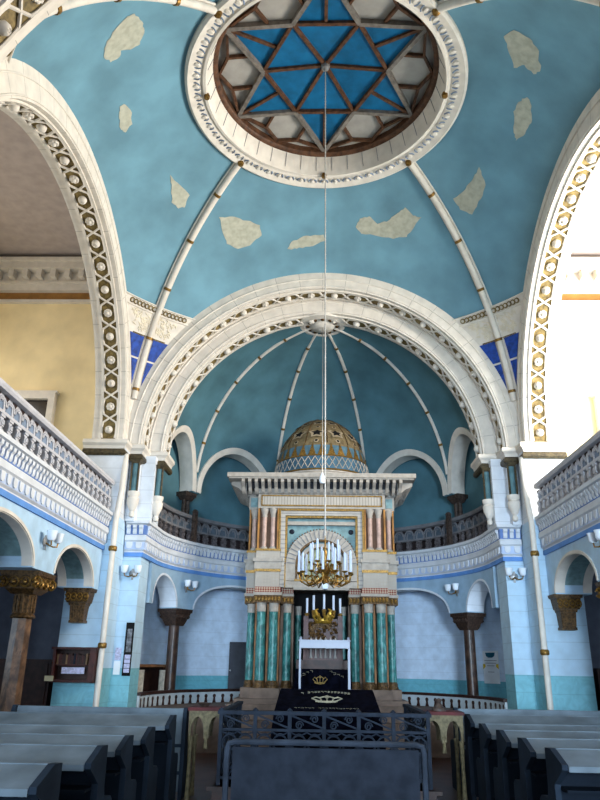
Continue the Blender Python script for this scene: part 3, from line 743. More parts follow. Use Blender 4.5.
for s, nm in ((-1, 'left'), (1, 'right')):
    # apse column
    a = D(152) if s < 0 else D(28)
    T = thing('apse_column', (3.95 * cos(a), AY + 3.95 * sin(a), 0), 'dark brown column under the apse gallery on the %s of the ark' % nm, 'column', rz=a)
    b = MB(); b.lathe([(0, .75), (.17, .75), (.17, .82), (.13, .86), (.125, 2.48), (0, 2.48)], n=12); b.build('shaft', COLD, T, True)
    b = MB(); b.frustum(0, 0, 2.46, 2.52, .15, .15, .18, .18); b.frustum(0, 0, 2.52, 2.76, .18, .18, .25, .29); b.frustum(0, 0, 2.76, 2.84, .27, .31, .28, .32)
    for k in range(5):
        b.lathe([(0, -.05), (.04, -.02), (.05, 0), (.03, .04), (0, .05)], (-.235, (k - 2) * .1, 2.66), 7); b.lathe([(0, -.05), (.04, -.02), (.05, 0), (.03, .04), (0, .05)], (.235, (k - 2) * .1, 2.66), 7)
    b.build('capital', mat('dark_bronze_capital', (56, 40, 32), var=.3, scale=20), T)
    # upper colonnettes carrying the blind arches
    for ang, lab in ((151, 'paired bronze colonnettes on the apse gallery, %s of the ark' % nm), (110, 'paired bronze colonnettes of the apse gallery half hidden by the %s side of the ark' % nm)):
        aa = D(ang) if s < 0 else PI - D(ang)
        T = thing('gallery_colonnette', (3.93 * cos(aa), AY + 3.93 * sin(aa), 4.15), lab, 'colonnette', rz=aa)
        for e in (-1, 1):
            b = MB(); b.lathe([(.09, 0), (.09, .08), (.058, .12), (.055, 1.38), (0, 1.38)], (0, e * .075, 0), 10); b.build('shaft', BRONZE, T, True)
        b = MB(); b.frustum(0, 0, 1.36, 1.46, .08, .14, .13, .19); b.frustum(0, 0, 1.46, 1.56, .16, .20, .17, .21); b.build('capital', BRONZE, T)
    aa = a
    T = tag(MB().box(-.05, .05, -.05, .05, 0, .74).frustum(0, 0, .74, .80, .06, .06, .03, .03).build('balustrade_post', BRONZE), 'dark post dividing the apse balustrade, %s of the ark' % nm, 'post')
    T.location = (3.55 * cos(aa), AY + 3.55 * sin(aa), 4.43); T.rotation_euler = (0, 0, aa)
    # short hanging colonnettes on the piers
    for (x, y), lab in (((3.96, 13.94), 'short teal colonnette on white bulb corbel beside the tall white shaft, %s pier' % nm), ((3.55, 14.38), 'short teal colonnette on white bulb corbel at the %s apse gallery corner' % nm)):
        T = thing('bracket_colonnette', (s * x, y, 4.45), lab, 'colonnette')
        b = MB(); b.lathe([(0, 0), (.05, .02), (.06, .08), (.04, .13), (.07, .18), (.12, .30), (.13, .40), (.10, .44), (.13, .50), (.13, .55), (0, .55)], n=12); b.build('bulb_corbel', WHITE, T, True)
        b = MB(); b.lathe([(0, .55), (.07, .55), (.07, 1.22), (0, 1.22)], n=10); b.build('shaft', mat('teal_shaft', (84, 120, 128), var=.15), T, True)
        b = MB()
        for e in (-1, 1): b.tube([(e * .075, -.05, .56), (e * .075, -.05, 1.2)], .02, 6)
        b.frustum(0, 0, 1.16, 1.24, .08, .08, .12, .12); b.build('gilt_edge', mat('dark_bronze_band', (72, 62, 40)), T)
    # slender white wall shaft in the pier corner
    T = thing('wall_shaft', (s * 4.10, 13.36, 0), 'slender white wall shaft with gilt rings on the %s corner pier' % nm, 'shaft')
    b = MB(); b.tube([(0, 0, 0), (0, 0, 4.3), (0, .16, 4.9), (0, .24, 5.72)], .055, 10); b.build('pipe', WHITE, T, True)
    for z in (1.92, 3.72): MB().lathe([(.07, -.05), (.085, -.03), (.085, .03), (.07, .05)], (0, 0, z), 10).build('gilt_ring', GOLD, T, True)

# low curved parapet between the apse columns
for s, nm in ((-1, 'left'), (1, 'right')):
    pth = [(-3.74, 14.95)] + [(3.74 * cos(D(a)), AY + 3.74 * sin(D(a))) for a in linsp(179, 119, 26)]
    T = thing('low_parapet', (pth[12][0] * -s, pth[12][1], 0), 'low curved parapet with pale keyhole cutouts at the foot of the %s apse wall' % nm, 'parapet')
    b = MB(-s); b.sweep(pth, [(-.06, .99), (.07, .99), (.07, 1.05), (-.06, 1.05)], -1); b.build('handrail', BROWN, T, world=True)
    b = MB(-s); b.sweep(pth, [(-.04, .0), (.04, .0), (.04, .99), (-.04, .99)], -1); b.build('panel', mat('pale_parapet', (178, 188, 194), var=.06), T, world=True)
    b = MB(-s)
    for p, t, nn in along(pth, .25, .12):
        nn = nn * -1; fn = lambda a_, z, d: (p.x + nn.x * d + t.x * a_, p.y + nn.y * d + t.y * a_, z)
        b.prism([(.045 * cos(q), .90 + .045 * sin(q)) for q in linsp(-.9, PI + .9, 10)] + [(-.03, .82), (-.075, .68), (-.06, .5), (.06, .5), (.075, .68), (.03, .82)], fn, .041, .05)
    b.build('keyhole_row', BROWN, T, world=True)

# ------------------------------------------------------------------ torah ark
ark = thing('torah_ark', (0, 15.6, .75), 'tall white and brown ark shrine with green columns and a patterned dome', 'shrine')
def A(b, name, m, par=ark, smooth=False):
    if b.split:
        o = None
        for sgn in (-1, 1):
            q = MB(); q.v = b.v; q.f = [f for f in b.f if sgn * sum(b.v[i][0] for i in f) > 0]; used = sorted({i for f in q.f for i in f}); mp_ = {v: k for k, v in enumerate(used)}
            q.v = [b.v[i] for i in used]; q.f = [tuple(mp_[i] for i in f) for f in q.f]; o = A(q, name, m, par, smooth)
        return o
    o = b.build(name, m, None, smooth)
    if par is ark:
        o.parent = ark; o.data.transform(Matrix.Translation((0, -15.6, -.75)))
    else:
        o.parent = par; o.data.transform(Matrix.Translation((0, -15.6, -.75)))
    return o
def sym(b, x0, x1, *r):
    if not b.v: b.split = True
    b.box(x0, x1, *r); b.box(-x1, -x0, *r); return b
b = MB(); b.box(-1.95, 1.95, 15.1, 17.5, .75, .86); b.box(-1.8, 1.8, 15.2, 17.5, .86, .96); sym(b, .62, 1.72, 15.62, 17.4, .96, 1.16); sym(b, .88, 1.5, 15.38, 15.8, .96, 1.16); b.box(-.7, .7, 15.9, 17.4, .96, 1.08)
A(b, 'plinth', STONEB)
b = MB(); sym(b, .62, 1.62, 16.08, 17.4, 1.16, 2.92); sym(b, .62, 1.60, 15.86, 17.4, 2.92, 3.25); b.split = False; b.box(-1.58, 1.58, 15.82, 17.4, 3.25, 5.36)
A(b, 'body', STONEB)
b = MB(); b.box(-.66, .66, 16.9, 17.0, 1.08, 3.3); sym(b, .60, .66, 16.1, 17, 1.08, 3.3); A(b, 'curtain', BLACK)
b = MB(); sym(b, .92, .97, 15.7, 16.08, 1.16, 2.92); sym(b, 1.15, 1.20, 15.7, 16.08, 1.16, 2.92); sym(b, 1.41, 1.46, 15.7, 16.08, 1.16, 2.92); A(b, 'pilaster_strip', mat('brown_gilt_strip', (140, 98, 62), var=.2))
for s in (-1, 1):
    for x, y, r, m_ in ((1.575, 15.98, .085, GREENM), (1.315, 15.58, .10, GREENM), (1.045, 15.58, .10, GREENM), (.755, 15.84, .09, GREENM), (.53, 16.6, .075, GREENM)):
        b = MB(); b.lathe([(0, 1.30), (r, 1.30), (r * 1.02, 1.9), (r * .93, 2.74), (0, 2.74)], (s * x, y, 0), 16); col = A(b, 'column_shaft', m_, smooth=True)
        b = MB(); b.lathe([(r * 1.35, 1.16), (r * 1.35, 1.20), (r * 1.2, 1.22), (r * 1.25, 1.26), (r, 1.31)], (s * x, y, 0), 16); A(b, 'column_base', GOLDD, col, True)
        b = MB(); b.lathe([(r * .95, 2.72), (r * 1.08, 2.74), (r * 1.02, 2.78), (r * 1.1, 2.92), (0, 2.92)], (s * x, y, 0), 16); A(b, 'column_neck', STONE, col, True)
def tiers(z0, z1, o=0.0):
    b = MB(); sym(b, .90 - o, 1.47 + o, 15.46 - o, 16, z0, z1); sym(b, 1.44, 1.70 + o, 15.78 - o, 17.4, z0, z1); sym(b, .62 - o * .3, .92, 15.72 - o, 16.2, z0, z1); return b
A(tiers(2.91, 3.07, .015), 'gilt_capital_band', GOLDD)
b = MB()
for s in (-1, 1):
    for k in range(8): b.lathe([(0, -.06), (.03, -.04), (.04, 0), (.03, .04), (0, .06)], (s * (.93 + k * .072), 15.445, 2.99), 7)
    for k in range(3): b.lathe([(0, -.06), (.03, -.04), (.04, 0), (.03, .04), (0, .06)], (s * (1.5 + k * .08), 15.765, 2.99), 7); b.lathe([(0, -.06), (.03, -.04), (.04, 0), (.03, .04), (0, .06)], (s * (.66 + k * .08), 15.705, 2.99), 7)
A(b, 'gilt_leaf', GOLD, smooth=True)
A(tiers(3.07, 3.13, .03), 'band_moulding', STONE); A(tiers(3.13, 3.25, .0), 'check_band', CHECKM)
def tier2(z0, z1, o=0.0):
    b = MB(); sym(b, .93 - o, 1.47 + o, 15.48 - o, 16, z0, z1); sym(b, 1.44, 1.70 + o, 15.78 - o, 17.4, z0, z1); return b
A(tier2(3.25, 3.58), 'attic_block', DIAM); A(tier2(3.58, 3.64, .02), 'gilt_line', GOLD); A(tier2(3.64, 3.80, .03), 'attic_moulding', STONE); A(tier2(3.80, 3.88, .06), 'attic_ledge', STONE); A(tier2(3.88, 4.04), 'diamond_band', DIAM); A(tier2(4.04, 4.09, .02), 'gilt_line', GOLD)
# upper side niches with colonnettes
b = MB(); sym(b, .97, 1.45, 15.66, 15.9, 4.09, 5.04); A(b, 'niche_back', mat('brown_niche', (104, 74, 54), var=.15))
b = MB(); sym(b, .97, 1.01, 15.5, 15.7, 4.09, 5.04); sym(b, 1.42, 1.46, 15.5, 15.7, 4.09, 5.04); sym(b, 1.64, 1.68, 15.78, 16, 4.09, 5.04); A(b, 'niche_edge', mat('ochre_gilt_edge', (160, 112, 56), var=.2))
for s in (-1, 1):
    for x, y in ((1.11, 15.58), (1.31, 15.58), (1.56, 15.80)):
        b = MB(); b.lathe([(0, 4.12), (.055, 4.12), (.055, 4.84), (0, 4.84)], (s * x, y, 0), 12); c_ = A(b, 'colonnette', PINK, smooth=True)
        b = MB(); b.lathe([(.055, 4.82), (.065, 4.84), (.06, 4.88), (.10, 5.0), (.10, 5.04), (0, 5.04)], (s * x, y, 0), 12); A(b, 'colonnette_capital', STONE, c_, True); b = MB(); b.lathe([(.085, 4.09), (.085, 4.12), (.06, 4.15)], (s * x, y, 0), 12); A(b, 'colonnette_base', STONE, c_, True)
# centre frame, arch and lunette
b = MB(); b.box(-.98, .98, 15.72, 15.82, 3.25, 4.98); A(b, 'teal_panel', TEALP)
def frame(x0, x1, z1, y0, y1):
    b = MB(); sym(b, x0, x1, y0, y1, 3.25, z1 - (x1 - x0)); b.split = False; b.box(-x1, x1, y0, y1, z1 - (x1 - x0), z1); return b
A(frame(.93, .98, 5.02, 15.5, 15.75), 'outer_gilt_frame', GOLD); A(frame(.83, .93, 4.97, 15.54, 15.75), 'toothed_frame', FRAMEW); A(frame(.78, .83, 4.87, 15.58, 15.75), 'inner_gilt_frame', GOLD)
b = MB(); b.box(-.78, .78, 15.6, 15.74, 4.66, 4.74); A(b, 'panel_ledge', STONE)
for s in (-1, 1):
    b = MB(); b.lathe([(.05, -.02), (.06, 0), (.03, .02), (0, .02)], n=12, M=Matrix.Translation((s * .68, 15.71, 4.52)) @ Matrix.Rotation(PI / 2, 4, 'X')); A(b, 'dark_boss', PANEL)
def half_ring(r0, r1, zc, y0, y1, zb, n=40):
    b = MB(); T = linsp(0, PI, n + 1); Q = lambda r, t, y: (r * cos(t), y, zc + r * sin(t))
    for (ra, ya_), (rb, yb) in (((r0, y0), (r1, y0)), ((r1, y0), (r1, y1)), ((r1, y1), (r0, y1)), ((r0, y1), (r0, y0))):
        b.grid(lambda t, q: Q(ra + (rb - ra) * q, t, ya_ + (yb - ya_) * q), T, [0, 1])
    if zb < zc: sym(b, r0, r1, y0, y1, zb, zc)
    return b
arc_ = A(half_ring(.58, .80, 3.74, 15.56, 15.74, 3.40), 'round_arch', STONE)
b = MB()
for k in range(22):
    t = PI * (k + .5) / 22; b.bar((.60 * cos(t), 15.555, 3.74 + .60 * sin(t)), (.78 * cos(t), 15.555, 3.74 + .78 * sin(t)), .012, .02, (0, 1, 0))
A(b, 'arch_joint', INK, arc_)
b = MB()
for k in range(36):
    t = PI * (k + .5) / 36; b.lathe([(0, -.025), (.02, 0), (0, .025)], (.815 * cos(t), 15.56, 3.74 + .815 * sin(t)), 6)
A(b, 'arch_tooth', STONEB, arc_)
A(half_ring(.54, .585, 3.74, 15.55, 15.74, 3.40), 'gilt_arch', GOLDD)
A(half_ring(.46, .54, 3.70, 15.62, 15.74, 3.42), 'inner_arch', STONE); A(half_ring(.43, .46, 3.70, 15.6, 15.74, 3.42), 'inner_gilt_arch', GOLDD)
b = MB(); b.prism([(.45 * cos(t), 3.70 + .45 * sin(t)) for t in linsp(0, PI, 25)] + [(-.45, 3.42), (.45, 3.42)], lambda a_, z, d: (a_, d, z), 15.68, 15.72); A(b, 'lunette', mat('lunette_green', (132, 138, 112), var=.2, scale=14))
b = MB(); b.box(-.80, .80, 15.5, 16.2, 3.24, 3.38); b.box(-.62, .62, 15.52, 15.8, 3.2, 3.24); A(b, 'lintel', STONE)
b = MB(); b.box(-.60, .60, 15.48, 15.6, 3.38, 3.42); A(b, 'lintel_gilt', GOLD)
# frieze, brackets, cornice
b = MB(); b.box(-1.46, 1.46, 15.48, 16, 5.02, 5.38); sym(b, 1.46, 1.70, 15.78, 17.4, 5.04, 5.38); A(b, 'frieze', STONE)
b = MB(); b.box(-1.36, 1.36, 15.47, 15.49, 5.10, 5.30); A(b, 'fluted_panel', FLUTE)
b = MB()
for z in (5.08, 5.31): b.box(-1.39, 1.39, 15.455, 15.49, z - .014, z + .014)
sym(b, 1.365, 1.395, 15.455, 15.49, 5.08, 5.31); A(b, 'frieze_gilt_frame', GOLD)
b = MB(); sym(b, 1.50, 1.66, 15.765, 15.79, 5.10, 5.32); A(b, 'side_panel', TEALP)
b = MB()
for z0, z1, o in ((5.36, 5.41, .03), (5.41, 5.46, .06), (5.46, 5.63, .02)):
    b.box(-1.5 - o, 1.5 + o, 15.46 - o, 17.45, z0, z1); sym(b, 1.5, 1.72 + o, 15.76 - o, 17.45, z0, z1)
A(b, 'bed_moulding', STONE)
b = MB(); b.box(-1.74, 1.74, 15.40, 15.47, 5.46, 5.628); sym(b, 1.70, 1.76, 15.47, 17.4, 5.46, 5.628); A(b, 'bracket_ground', mat('dark_bracket_ground', (20, 22, 30), var=.15))  # near-black board paints the shade in the gaps behind the brackets
b = MB(); b.box(-2.16, 2.14, 15.08, 17.55, 5.66, 5.76); b.box(-2.12, 2.10, 15.12, 17.55, 5.63, 5.66); A(b, 'cornice_slab', STONE)
first = None
for k in range(25):
    x = -1.80 + k * .15; b = MB(); b.prism([(15.46, 5.63), (15.14, 5.63), (15.14, 5.56), (15.20, 5.52), (15.30, 5.47), (15.38, 5.38), (15.46, 5.34)], lambda a_, z, d: (d, a_, z), x - .036, x + .036); A(b, 'bracket', STONE)
for s in (-1, 1):
    for k in range(12):
        y = 15.5 + k * .165; b = MB(); b.prism([(1.74, 5.63), (2.10, 5.63), (2.10, 5.56), (2.04, 5.52), (1.92, 5.47), (1.82, 5.38), (1.74, 5.34)], lambda a_, z, d: (s * a_, d, z), y - .045, y + .045); A(b, 'bracket', STONE)
# dome over the ark
DYc = 16.5; DB = 6.12
b = MB(); b.lathe([(1.24, 5.76), (1.24, 5.80), (1.18, 5.82), (1.18, 5.86), (1.2, 5.87), (1.2, 5.90), (1.10, 5.90)], (0, DYc, 0), 48); drum = A(b, 'dome_drum', STONE, smooth=True)
def dpt(a, e, off=0.0): return Vector(((1.15 + off) * cos(e) * cos(a), DYc + (1.15 + off) * cos(e) * sin(a), 5.90 + (1.60 + off) * sin(e)))
b = MB(); b.grid(lambda a, e: dpt(a, e), linsp(0, 2 * PI, 65), linsp(0, PI / 2 - .001, 24)); shell = A(b, 'dome_shell', SHELL, smooth=True)
b = MB(); b.grid(lambda a, e: dpt(a, e, .012), linsp(0, 2 * PI, 65), linsp(D(2), D(13), 5)); A(b, 'lattice_band', mat('lattice_blue_ground', (58, 92, 112), var=.12), shell, True)
b = MB()
for k in range(44):
    a = 2 * PI * k / 44; w = 2 * PI / 44
    for s1, s2 in ((0, 1), (1, 0)):
        b.tube([dpt(a + w * s1, D(2.5), .02), dpt(a + w * .5, D(7.5), .024), dpt(a + w * s2, D(12.5), .02)], .011, 4)
A(b, 'lattice_star', STONE, shell)
b = MB()
for e in (1.2, 13.6): b.tube([dpt(a, D(e), .012) for a in linsp(0, 2 * PI, 65)], .018, 6)
A(b, 'gilt_ring', GOLD, shell, True)
b = MB(); b.grid(lambda a, e: dpt(a, e, .008), linsp(0, 2 * PI, 65), linsp(D(14), D(24), 4)); A(b, 'blue_band', mat('dome_blue_band', (74, 104, 118), var=.12), shell, True)
b = MB()
for k in range(30):
    a = 2 * PI * (k + .5) / 30; w = PI / 30 * .8
    b.add([dpt(a - w, D(14.3), .016), dpt(a + w, D(14.3), .016), dpt(a + w * .45, D(20), .018), dpt(a, D(27), .016), dpt(a - w * .45, D(20), .018)], [(0, 1, 2, 3, 4)])
A(b, 'gilt_spear', GOLD, shell)
def star_on(b, a, e, r, off, ri=.45, rot=0):
    c = dpt(a, e); nrm = Vector((cos(e) * cos(a), cos(e) * sin(a), sin(e))); ta = Vector((-sin(a), cos(a), 0)); tb = nrm.cross(ta)
    pts = [c + nrm * off + ta * (q * cos(t)) + tb * (q * sin(t)) for j in range(10) for q, t in (((r if j % 2 == 0 else r * ri), PI / 2 + j * PI / 5 + rot),)]
    b.add([c + nrm * (off + .002)] + pts, [(0, 1 + j, 1 + (j + 1) % 10) for j in range(10)])
for k in range(12):
    a = 2 * PI * (k + .5) / 12 + .13
    for e, r in ((D(39), .15), (D(57), .11)):
        bo = MB(); star_on(bo, a, e, r * 1.5, .006, .62); st = A(bo, 'star_surround', mat('dome_pale_surround', (166, 148, 122), var=.12), shell)
        bi = MB(); star_on(bi, a, e, r, .012, .5); A(bi, 'star_opening', BLACK, shell)
    for e, r in ((D(29), .04), (D(48.5), .035), (D(66), .03)):
        bo = MB(); star_on(bo, a, e, r * 1.6, .006, .9); A(bo, 'dot_surround', mat('dome_pale_surround', (166, 148, 122)), shell)
        bi = MB(); star_on(bi, a, e, r, .012, .9); A(bi, 'dot_opening', BLACK, shell)
b = MB()
for k in range(12):
    a = 2 * PI * k / 12 + .13; b.tube([dpt(a + .09 * sin((e - 25) / 50 * 4 * PI) * 0.0, D(e), .006) for e in linsp(27, 80, 10)], .014, 5)
A(b, 'meridian_bead', GOLDD, shell, True)

# ------------------------------------------------------------------ things in front of the ark
def crown_emb(b, fn, s):
    """openwork crown in the plane fn(a, b)"""
    def tb(pts, r): b.tube([fn(*p) for p in pts], r * s, 5)
    tb([(-.5 * s, -.32 * s), (0, -.38 * s), (.5 * s, -.32 * s)], .05); tb([(-.52 * s, -.20 * s), (0, -.26 * s), (.52 * s, -.20 * s)], .035)
    for e in (-1, 1):
        tb([(e * .5 * s, -.2 * s), (e * .82 * s, .12 * s), (e * .6 * s, .3 * s), (e * .34 * s, .12 * s), (e * .3 * s, -.2 * s)], .04)
        tb([(e * .3 * s, -.18 * s), (e * .38 * s, .22 * s), (e * .15 * s, .36 * s), (0, .18 * s)], .04)
    tb([(0, -.22 * s), (0, .5 * s)], .04); tb([(-.09 * s, .42 * s), (.09 * s, .42 * s)], .04)
    for x in (-.6, -.3, 0, .3, .6): tb([(x * s - .03 * s, -.27 * s), (x * s * .86 + .03 * s, -.27 * s)], .05)
def stitches(b, fn, x0, x1, f, n, h):
    rr = random.Random(n)
    for k in range(n):
        x = x0 + (x1 - x0) * (k + .5) / n; w = (x1 - x0) / n * .32; z = f(x)
        if rr.random() < .12: continue
        b.tube([fn(x - w, z + h / 2), fn(x + w, z + h / 2), fn(x + w, z - h / 2 * rr.choice((1, .2)))], h * .11, 4)
        if rr.random() < .5: b.tube([fn(x - w, z - h / 2), fn(x + w * .6, z - h / 2)], h * .11, 4)
# white metal frame stand
fr = thing('frame_stand', (.08, 13.9, .6), 'thin white metal frame stand with white top board in front of the ark', 'stand')
b = MB(); b.box(-.50, .46, -.20, .20, 1.34, 1.47); b.box(-.52, .48, -.22, .22, 1.471, 1.49); b.build('top_board', FRAMEM, fr)
for x in (-.49, .45):
    for y in (-.18, .18): MB().box(x - .015, x + .015, y - .015, y + .015, 0, 1.34).build('leg', FRAMEM, fr)
for x in (-.48, .44): MB().lathe([(0, 0), (.03, .01), (.02, .03), (.03, .05), (0, .07)], (x, 0, 1.49), 8).build('finial', FRAMEM, fr, True)
b = MB(); b.box(-.48, .44, -.02, .02, .50, .53)
for k in range(13): b.box(-.47 + k * .073, -.447 + k * .073, -.015, .015, .53, .59)
b.box(-.48, .44, -.02, .02, .59, .61); b.build('lattice_rail', FRAMEM, fr)
# cantor's desk with gilded panel
dk = thing('cantor_desk', (.04, 14.86, .75), 'black draped cantor desk with gilded panel, crown and candles behind the white frame', 'desk')
b = MB(); b.box(-.55, .55, -.12, .22, 0, .98); b.build('desk_body', BROWN, dk)
b = MB(); b.add([(-.60, -.14, .30), (.60, -.14, .30), (.56, -.14, .80), (-.56, -.14, .80), (.54, .2, 1.0), (-.54, .2, 1.0)], [(0, 1, 2, 3), (3, 2, 4, 5)])
cl = b.build('desk_drape', VELVET, dk)
b = MB(); crown_emb(b, lambda a_, c_: (a_ - .06, -.15, .60 + c_), .18); b.build('crown_embroidery', mat('gold_embroidery', (150, 124, 70), var=.2, scale=40), cl, True)
b = MB(); stitches(b, lambda a_, c_: (a_, -.15, c_), -.5, -.2, lambda x: .74 + x * .4 + .12, 4, .035); stitches(b, lambda a_, c_: (a_, -.15, c_), .12, .42, lambda x: .74 - x * .4 + .08, 4, .035); b.build('letter_embroidery', EMBR, cl)
b = MB()
for e in (-1, 1): b.box(e * .36 - .05, e * .36 + .05, .06, .16, .92, 1.86)
b.box(-.36, .36, .12, .18, .92, 1.80); b.build('red_panel', REDWOOD, dk)
b = MB(); rr = random.Random(5)
for k in range(60):
    x = rr.uniform(-.28, .28); z = rr.uniform(1.3, 1.74)
    b.lathe([(0, -.04), (.03, -.02), (.045, 0), (.03, .025), (0, .04)], (x, .09, z), 7)
for k in range(40):
    a = rr.uniform(0, PI); q = rr.uniform(.1, .3); b.tube([(q * cos(a), .07, 1.55 + q * .7 * sin(a)), (q * cos(a + .5), .06, 1.55 + q * .7 * sin(a + .5)), (q * .8 * cos(a + .8), .07, 1.55 + q * .6 * sin(a + .8))], .014, 5)
b.build('gilded_relief', GOLDD, dk, True)
b = MB()
b.lathe([(.17, 1.70), (.19, 1.73), (.17, 1.75), (.17, 1.79)], (0, .08, 0), 16)
for k in range(9):
    a = 2 * PI * k / 9; b.tube([(.17 * cos(a), .08 + .17 * sin(a), 1.76), (.21 * cos(a), .08 + .21 * sin(a), 1.84), (.16 * cos(a), .08 + .16 * sin(a), 1.90)], [.02, .028, .01], 6)
for e in (-1, 1): b.tube([(e * .06, .06, 1.78), (e * .13, .04, 1.88), (e * .16, .04, 1.97), (e * .10, .04, 2.0)], [.04, .05, .035, .012], 7)
b.build('gilt_crown', mat('bright_gilding', (158, 126, 48), rough=.35, metal=.6, var=.2, scale=25), dk, True)
for x, z in ((-.34, 1.92), (-.2, 1.98), (.02, 2.0), (.22, 1.98), (.36, 1.92)):
    c_ = MB().lathe([(.03, z - .14), (.05, z - .02), (.03, z), (0, z)], (x, .1, 0), 8).build('candle_cup', BRASS, dk, True)
    MB().tube([(x, .1, z), (x, .1, z + .30)], .024, 8).build('candle', CANDLE, c_, True)
for k in range(6):
    x = -.25 + k * .10
    MB().lathe([(.0, 1.02), (.035, 1.02), (.02, 1.08), (.02, 1.26), (.04, 1.30), (.04, 1.36), (.02, 1.40), (0, 1.44)], (x, .05, 0), 8).build('silver_baluster', STEEL, dk, True)
b = MB(); b.box(-.16, .16, -.10, 0, .90, .97); b.build('gilt_bar', GOLD, dk)

# reading table and velvet cover
tb_ = thing('reading_table', (.06, 10.45, .30), 'sloping reading table under a navy velvet cover on the bimah', 'table')
b = MB(); b.add([(-.6, -.36, .66), (.6, -.36, .66), (.6, .42, .93), (-.6, .42, .93), (-.6, -.36, .61), (.6, -.36, .61), (.6, .42, .88), (-.6, .42, .88)], [(0, 1, 2, 3), (4, 7, 6, 5), (0, 4, 5, 1), (1, 5, 6, 2), (2, 6, 7, 3), (3, 7, 4, 0)]); b.build('table_top', BROWN, tb_)
for x in (-.52, .52):
    for y, h in ((-.3, .62), (.36, .86)): MB().box(x - .04, x + .04, y - .04, y + .04, 0, h).build('leg', BROWN, tb_)
b = MB(); us = linsp(-1, 1, 25)
cv = [(-.44, .28), (-.42, .70), (-.36, .735), (0, .86), (.40, 1.0), (.46, .97), (.47, .5)]
def cover(u, i):
    y, z = cv[i]; hw = .72 - .045 * max(0, min(1, (y + .36) / .76)); x = u * hw
    w = .012 * sin(u * 23) * (1 if i in (0, 6) else 0)
    return (x, y + w, z)
b.grid(cover, us, list(range(len(cv))))
for e in (-1, 1):
    b.grid(lambda i, q: (lambda p: (p[0] + e * .05 * q + (.01 * sin(i * 3) if q else 0), p[1], p[2] - (p[2] - .28) * q if i not in (0,) else p[2]))(cover(e, i)), [0, 1, 2, 3, 4, 5, 6], [0, .5, 1])
cvr = tag(b.build('velvet_cover', VELVET, None, True), 'navy velvet cover with embroidered crown draped over the reading table', 'table cover'); cvr.location = (.06, 10.45, .30)
mdl = cvr.modifiers.new('thick', 'SOLIDIFY'); mdl.thickness = .008; mdl.offset = 1
slope = lambda a_, c_: (a_, -.0 + c_ * .94, .86 + c_ * .35 + .012)
b = MB(); crown_emb(b, lambda a_, c_: slope(a_ + .0, c_ * 1.0 + .03), .26); b.build('crown_embroidery', EMBR, cvr, True)
b = MB(); stitches(b, slope, -.38, .34, lambda x: .29 - .9 * x * x * .5, 15, .035); b.build('upper_lettering', EMBR, cvr)
b = MB(); stitches(b, slope, -.46, .44, lambda x: -.27, 19, .035); b.build('lower_lettering', EMBR, cvr)

# bimah platform and railing
b = MB(); b.box(-1.3, 1.3, 8.9, 11.3, 0, .30); b.box(-1.36, 1.36, 8.84, 11.36, .26, .30)
struct(b.build('floor_bimah', BROWN))
RX0, RX1, RY = -1.24, 1.25, 8.98
rail = thing('bimah_railing', (0, RY, .30), 'slate painted iron railing with scrollwork enclosing the reading table', 'railing')
def rbay(p, q, sub):
    p = Vector(p); q = Vector(q); t = (q - p).normalized(); l = (q - p).length
    X = lambda a_, z: p + t * a_ + Vector((0, 0, z))
    b = MB()
    for z in (.78, .60, .08): b.bar(X(0, z), X(l, z), .03, .03)
    b.bar(X(0, .77), X(l, .62), .02, .02)
    for c_, zz, r, s in ((.28 * l, .655, .05, 1), (.72 * l, .725, .05, -1)):
        b.tube([X(c_ + r * (1 - k / 24) * cos(k * .55) * s, zz + r * (1 - k / 24) * sin(k * .55)) for k in range(20)], .009, 5)
    for k in (0.27, .73):
        b.tube([X(k * l + .085 * cos(a_), .46 + .085 * sin(a_)) for a_ in linsp(0, 2 * PI, 15)], .012, 5)
        b.tube([X(k * l - .1, .58), X(k * l - .04, .55), X(k * l, .56), X(k * l + .04, .55), X(k * l + .1, .58)], .01, 5)
        b.bar(X(k * l, .36), X(k * l, .10), .015, .015, (1, 0, 0))
        for e in (-1, 1): b.tube([X(k * l, .1), X(k * l + e * .07, .2), X(k * l + e * .03, .32), X(k * l, .36)], .009, 5)
    b.build('scroll_panel', RAILM, rail, True, world=True)
nb = 6; xs = linsp(RX0, RX1, nb + 1)
for i, x in enumerate(xs):
    b = MB(); b.box(x - .022, x + .022, RY - .022, RY + .022, .30, 1.10); b.lathe([(.03, 1.10), (.035, 1.12), (0, 1.15)], (x, RY, 0), 8); b.build('post', RAILM, rail, world=True)
    if i < nb: rbay((x, RY, .30), (xs[i + 1], RY, .30), i)
for x in (RX0, RX1):
    ys = linsp(RY, 11.2, 6)
    for i, y in enumerate(ys):
        if i: MB().box(x - .022, x + .022, y - .022, y + .022, .30, 1.10).build('post', RAILM, rail, world=True)
        if i < 5: rbay((x, y, .30), (x, ys[i + 1], .30), i)
b = MB(); b.box(RX0 - .04, RX1 + .04, RY - .04, RY + .04, 1.07, 1.11); b.box(RX0 - .04, RX0 + .04, RY, 11.2, 1.07, 1.11); b.box(RX1 - .04, RX1 + .04, RY, 11.2, 1.07, 1.11); b.build('top_rail', RAILM, rail, world=True)

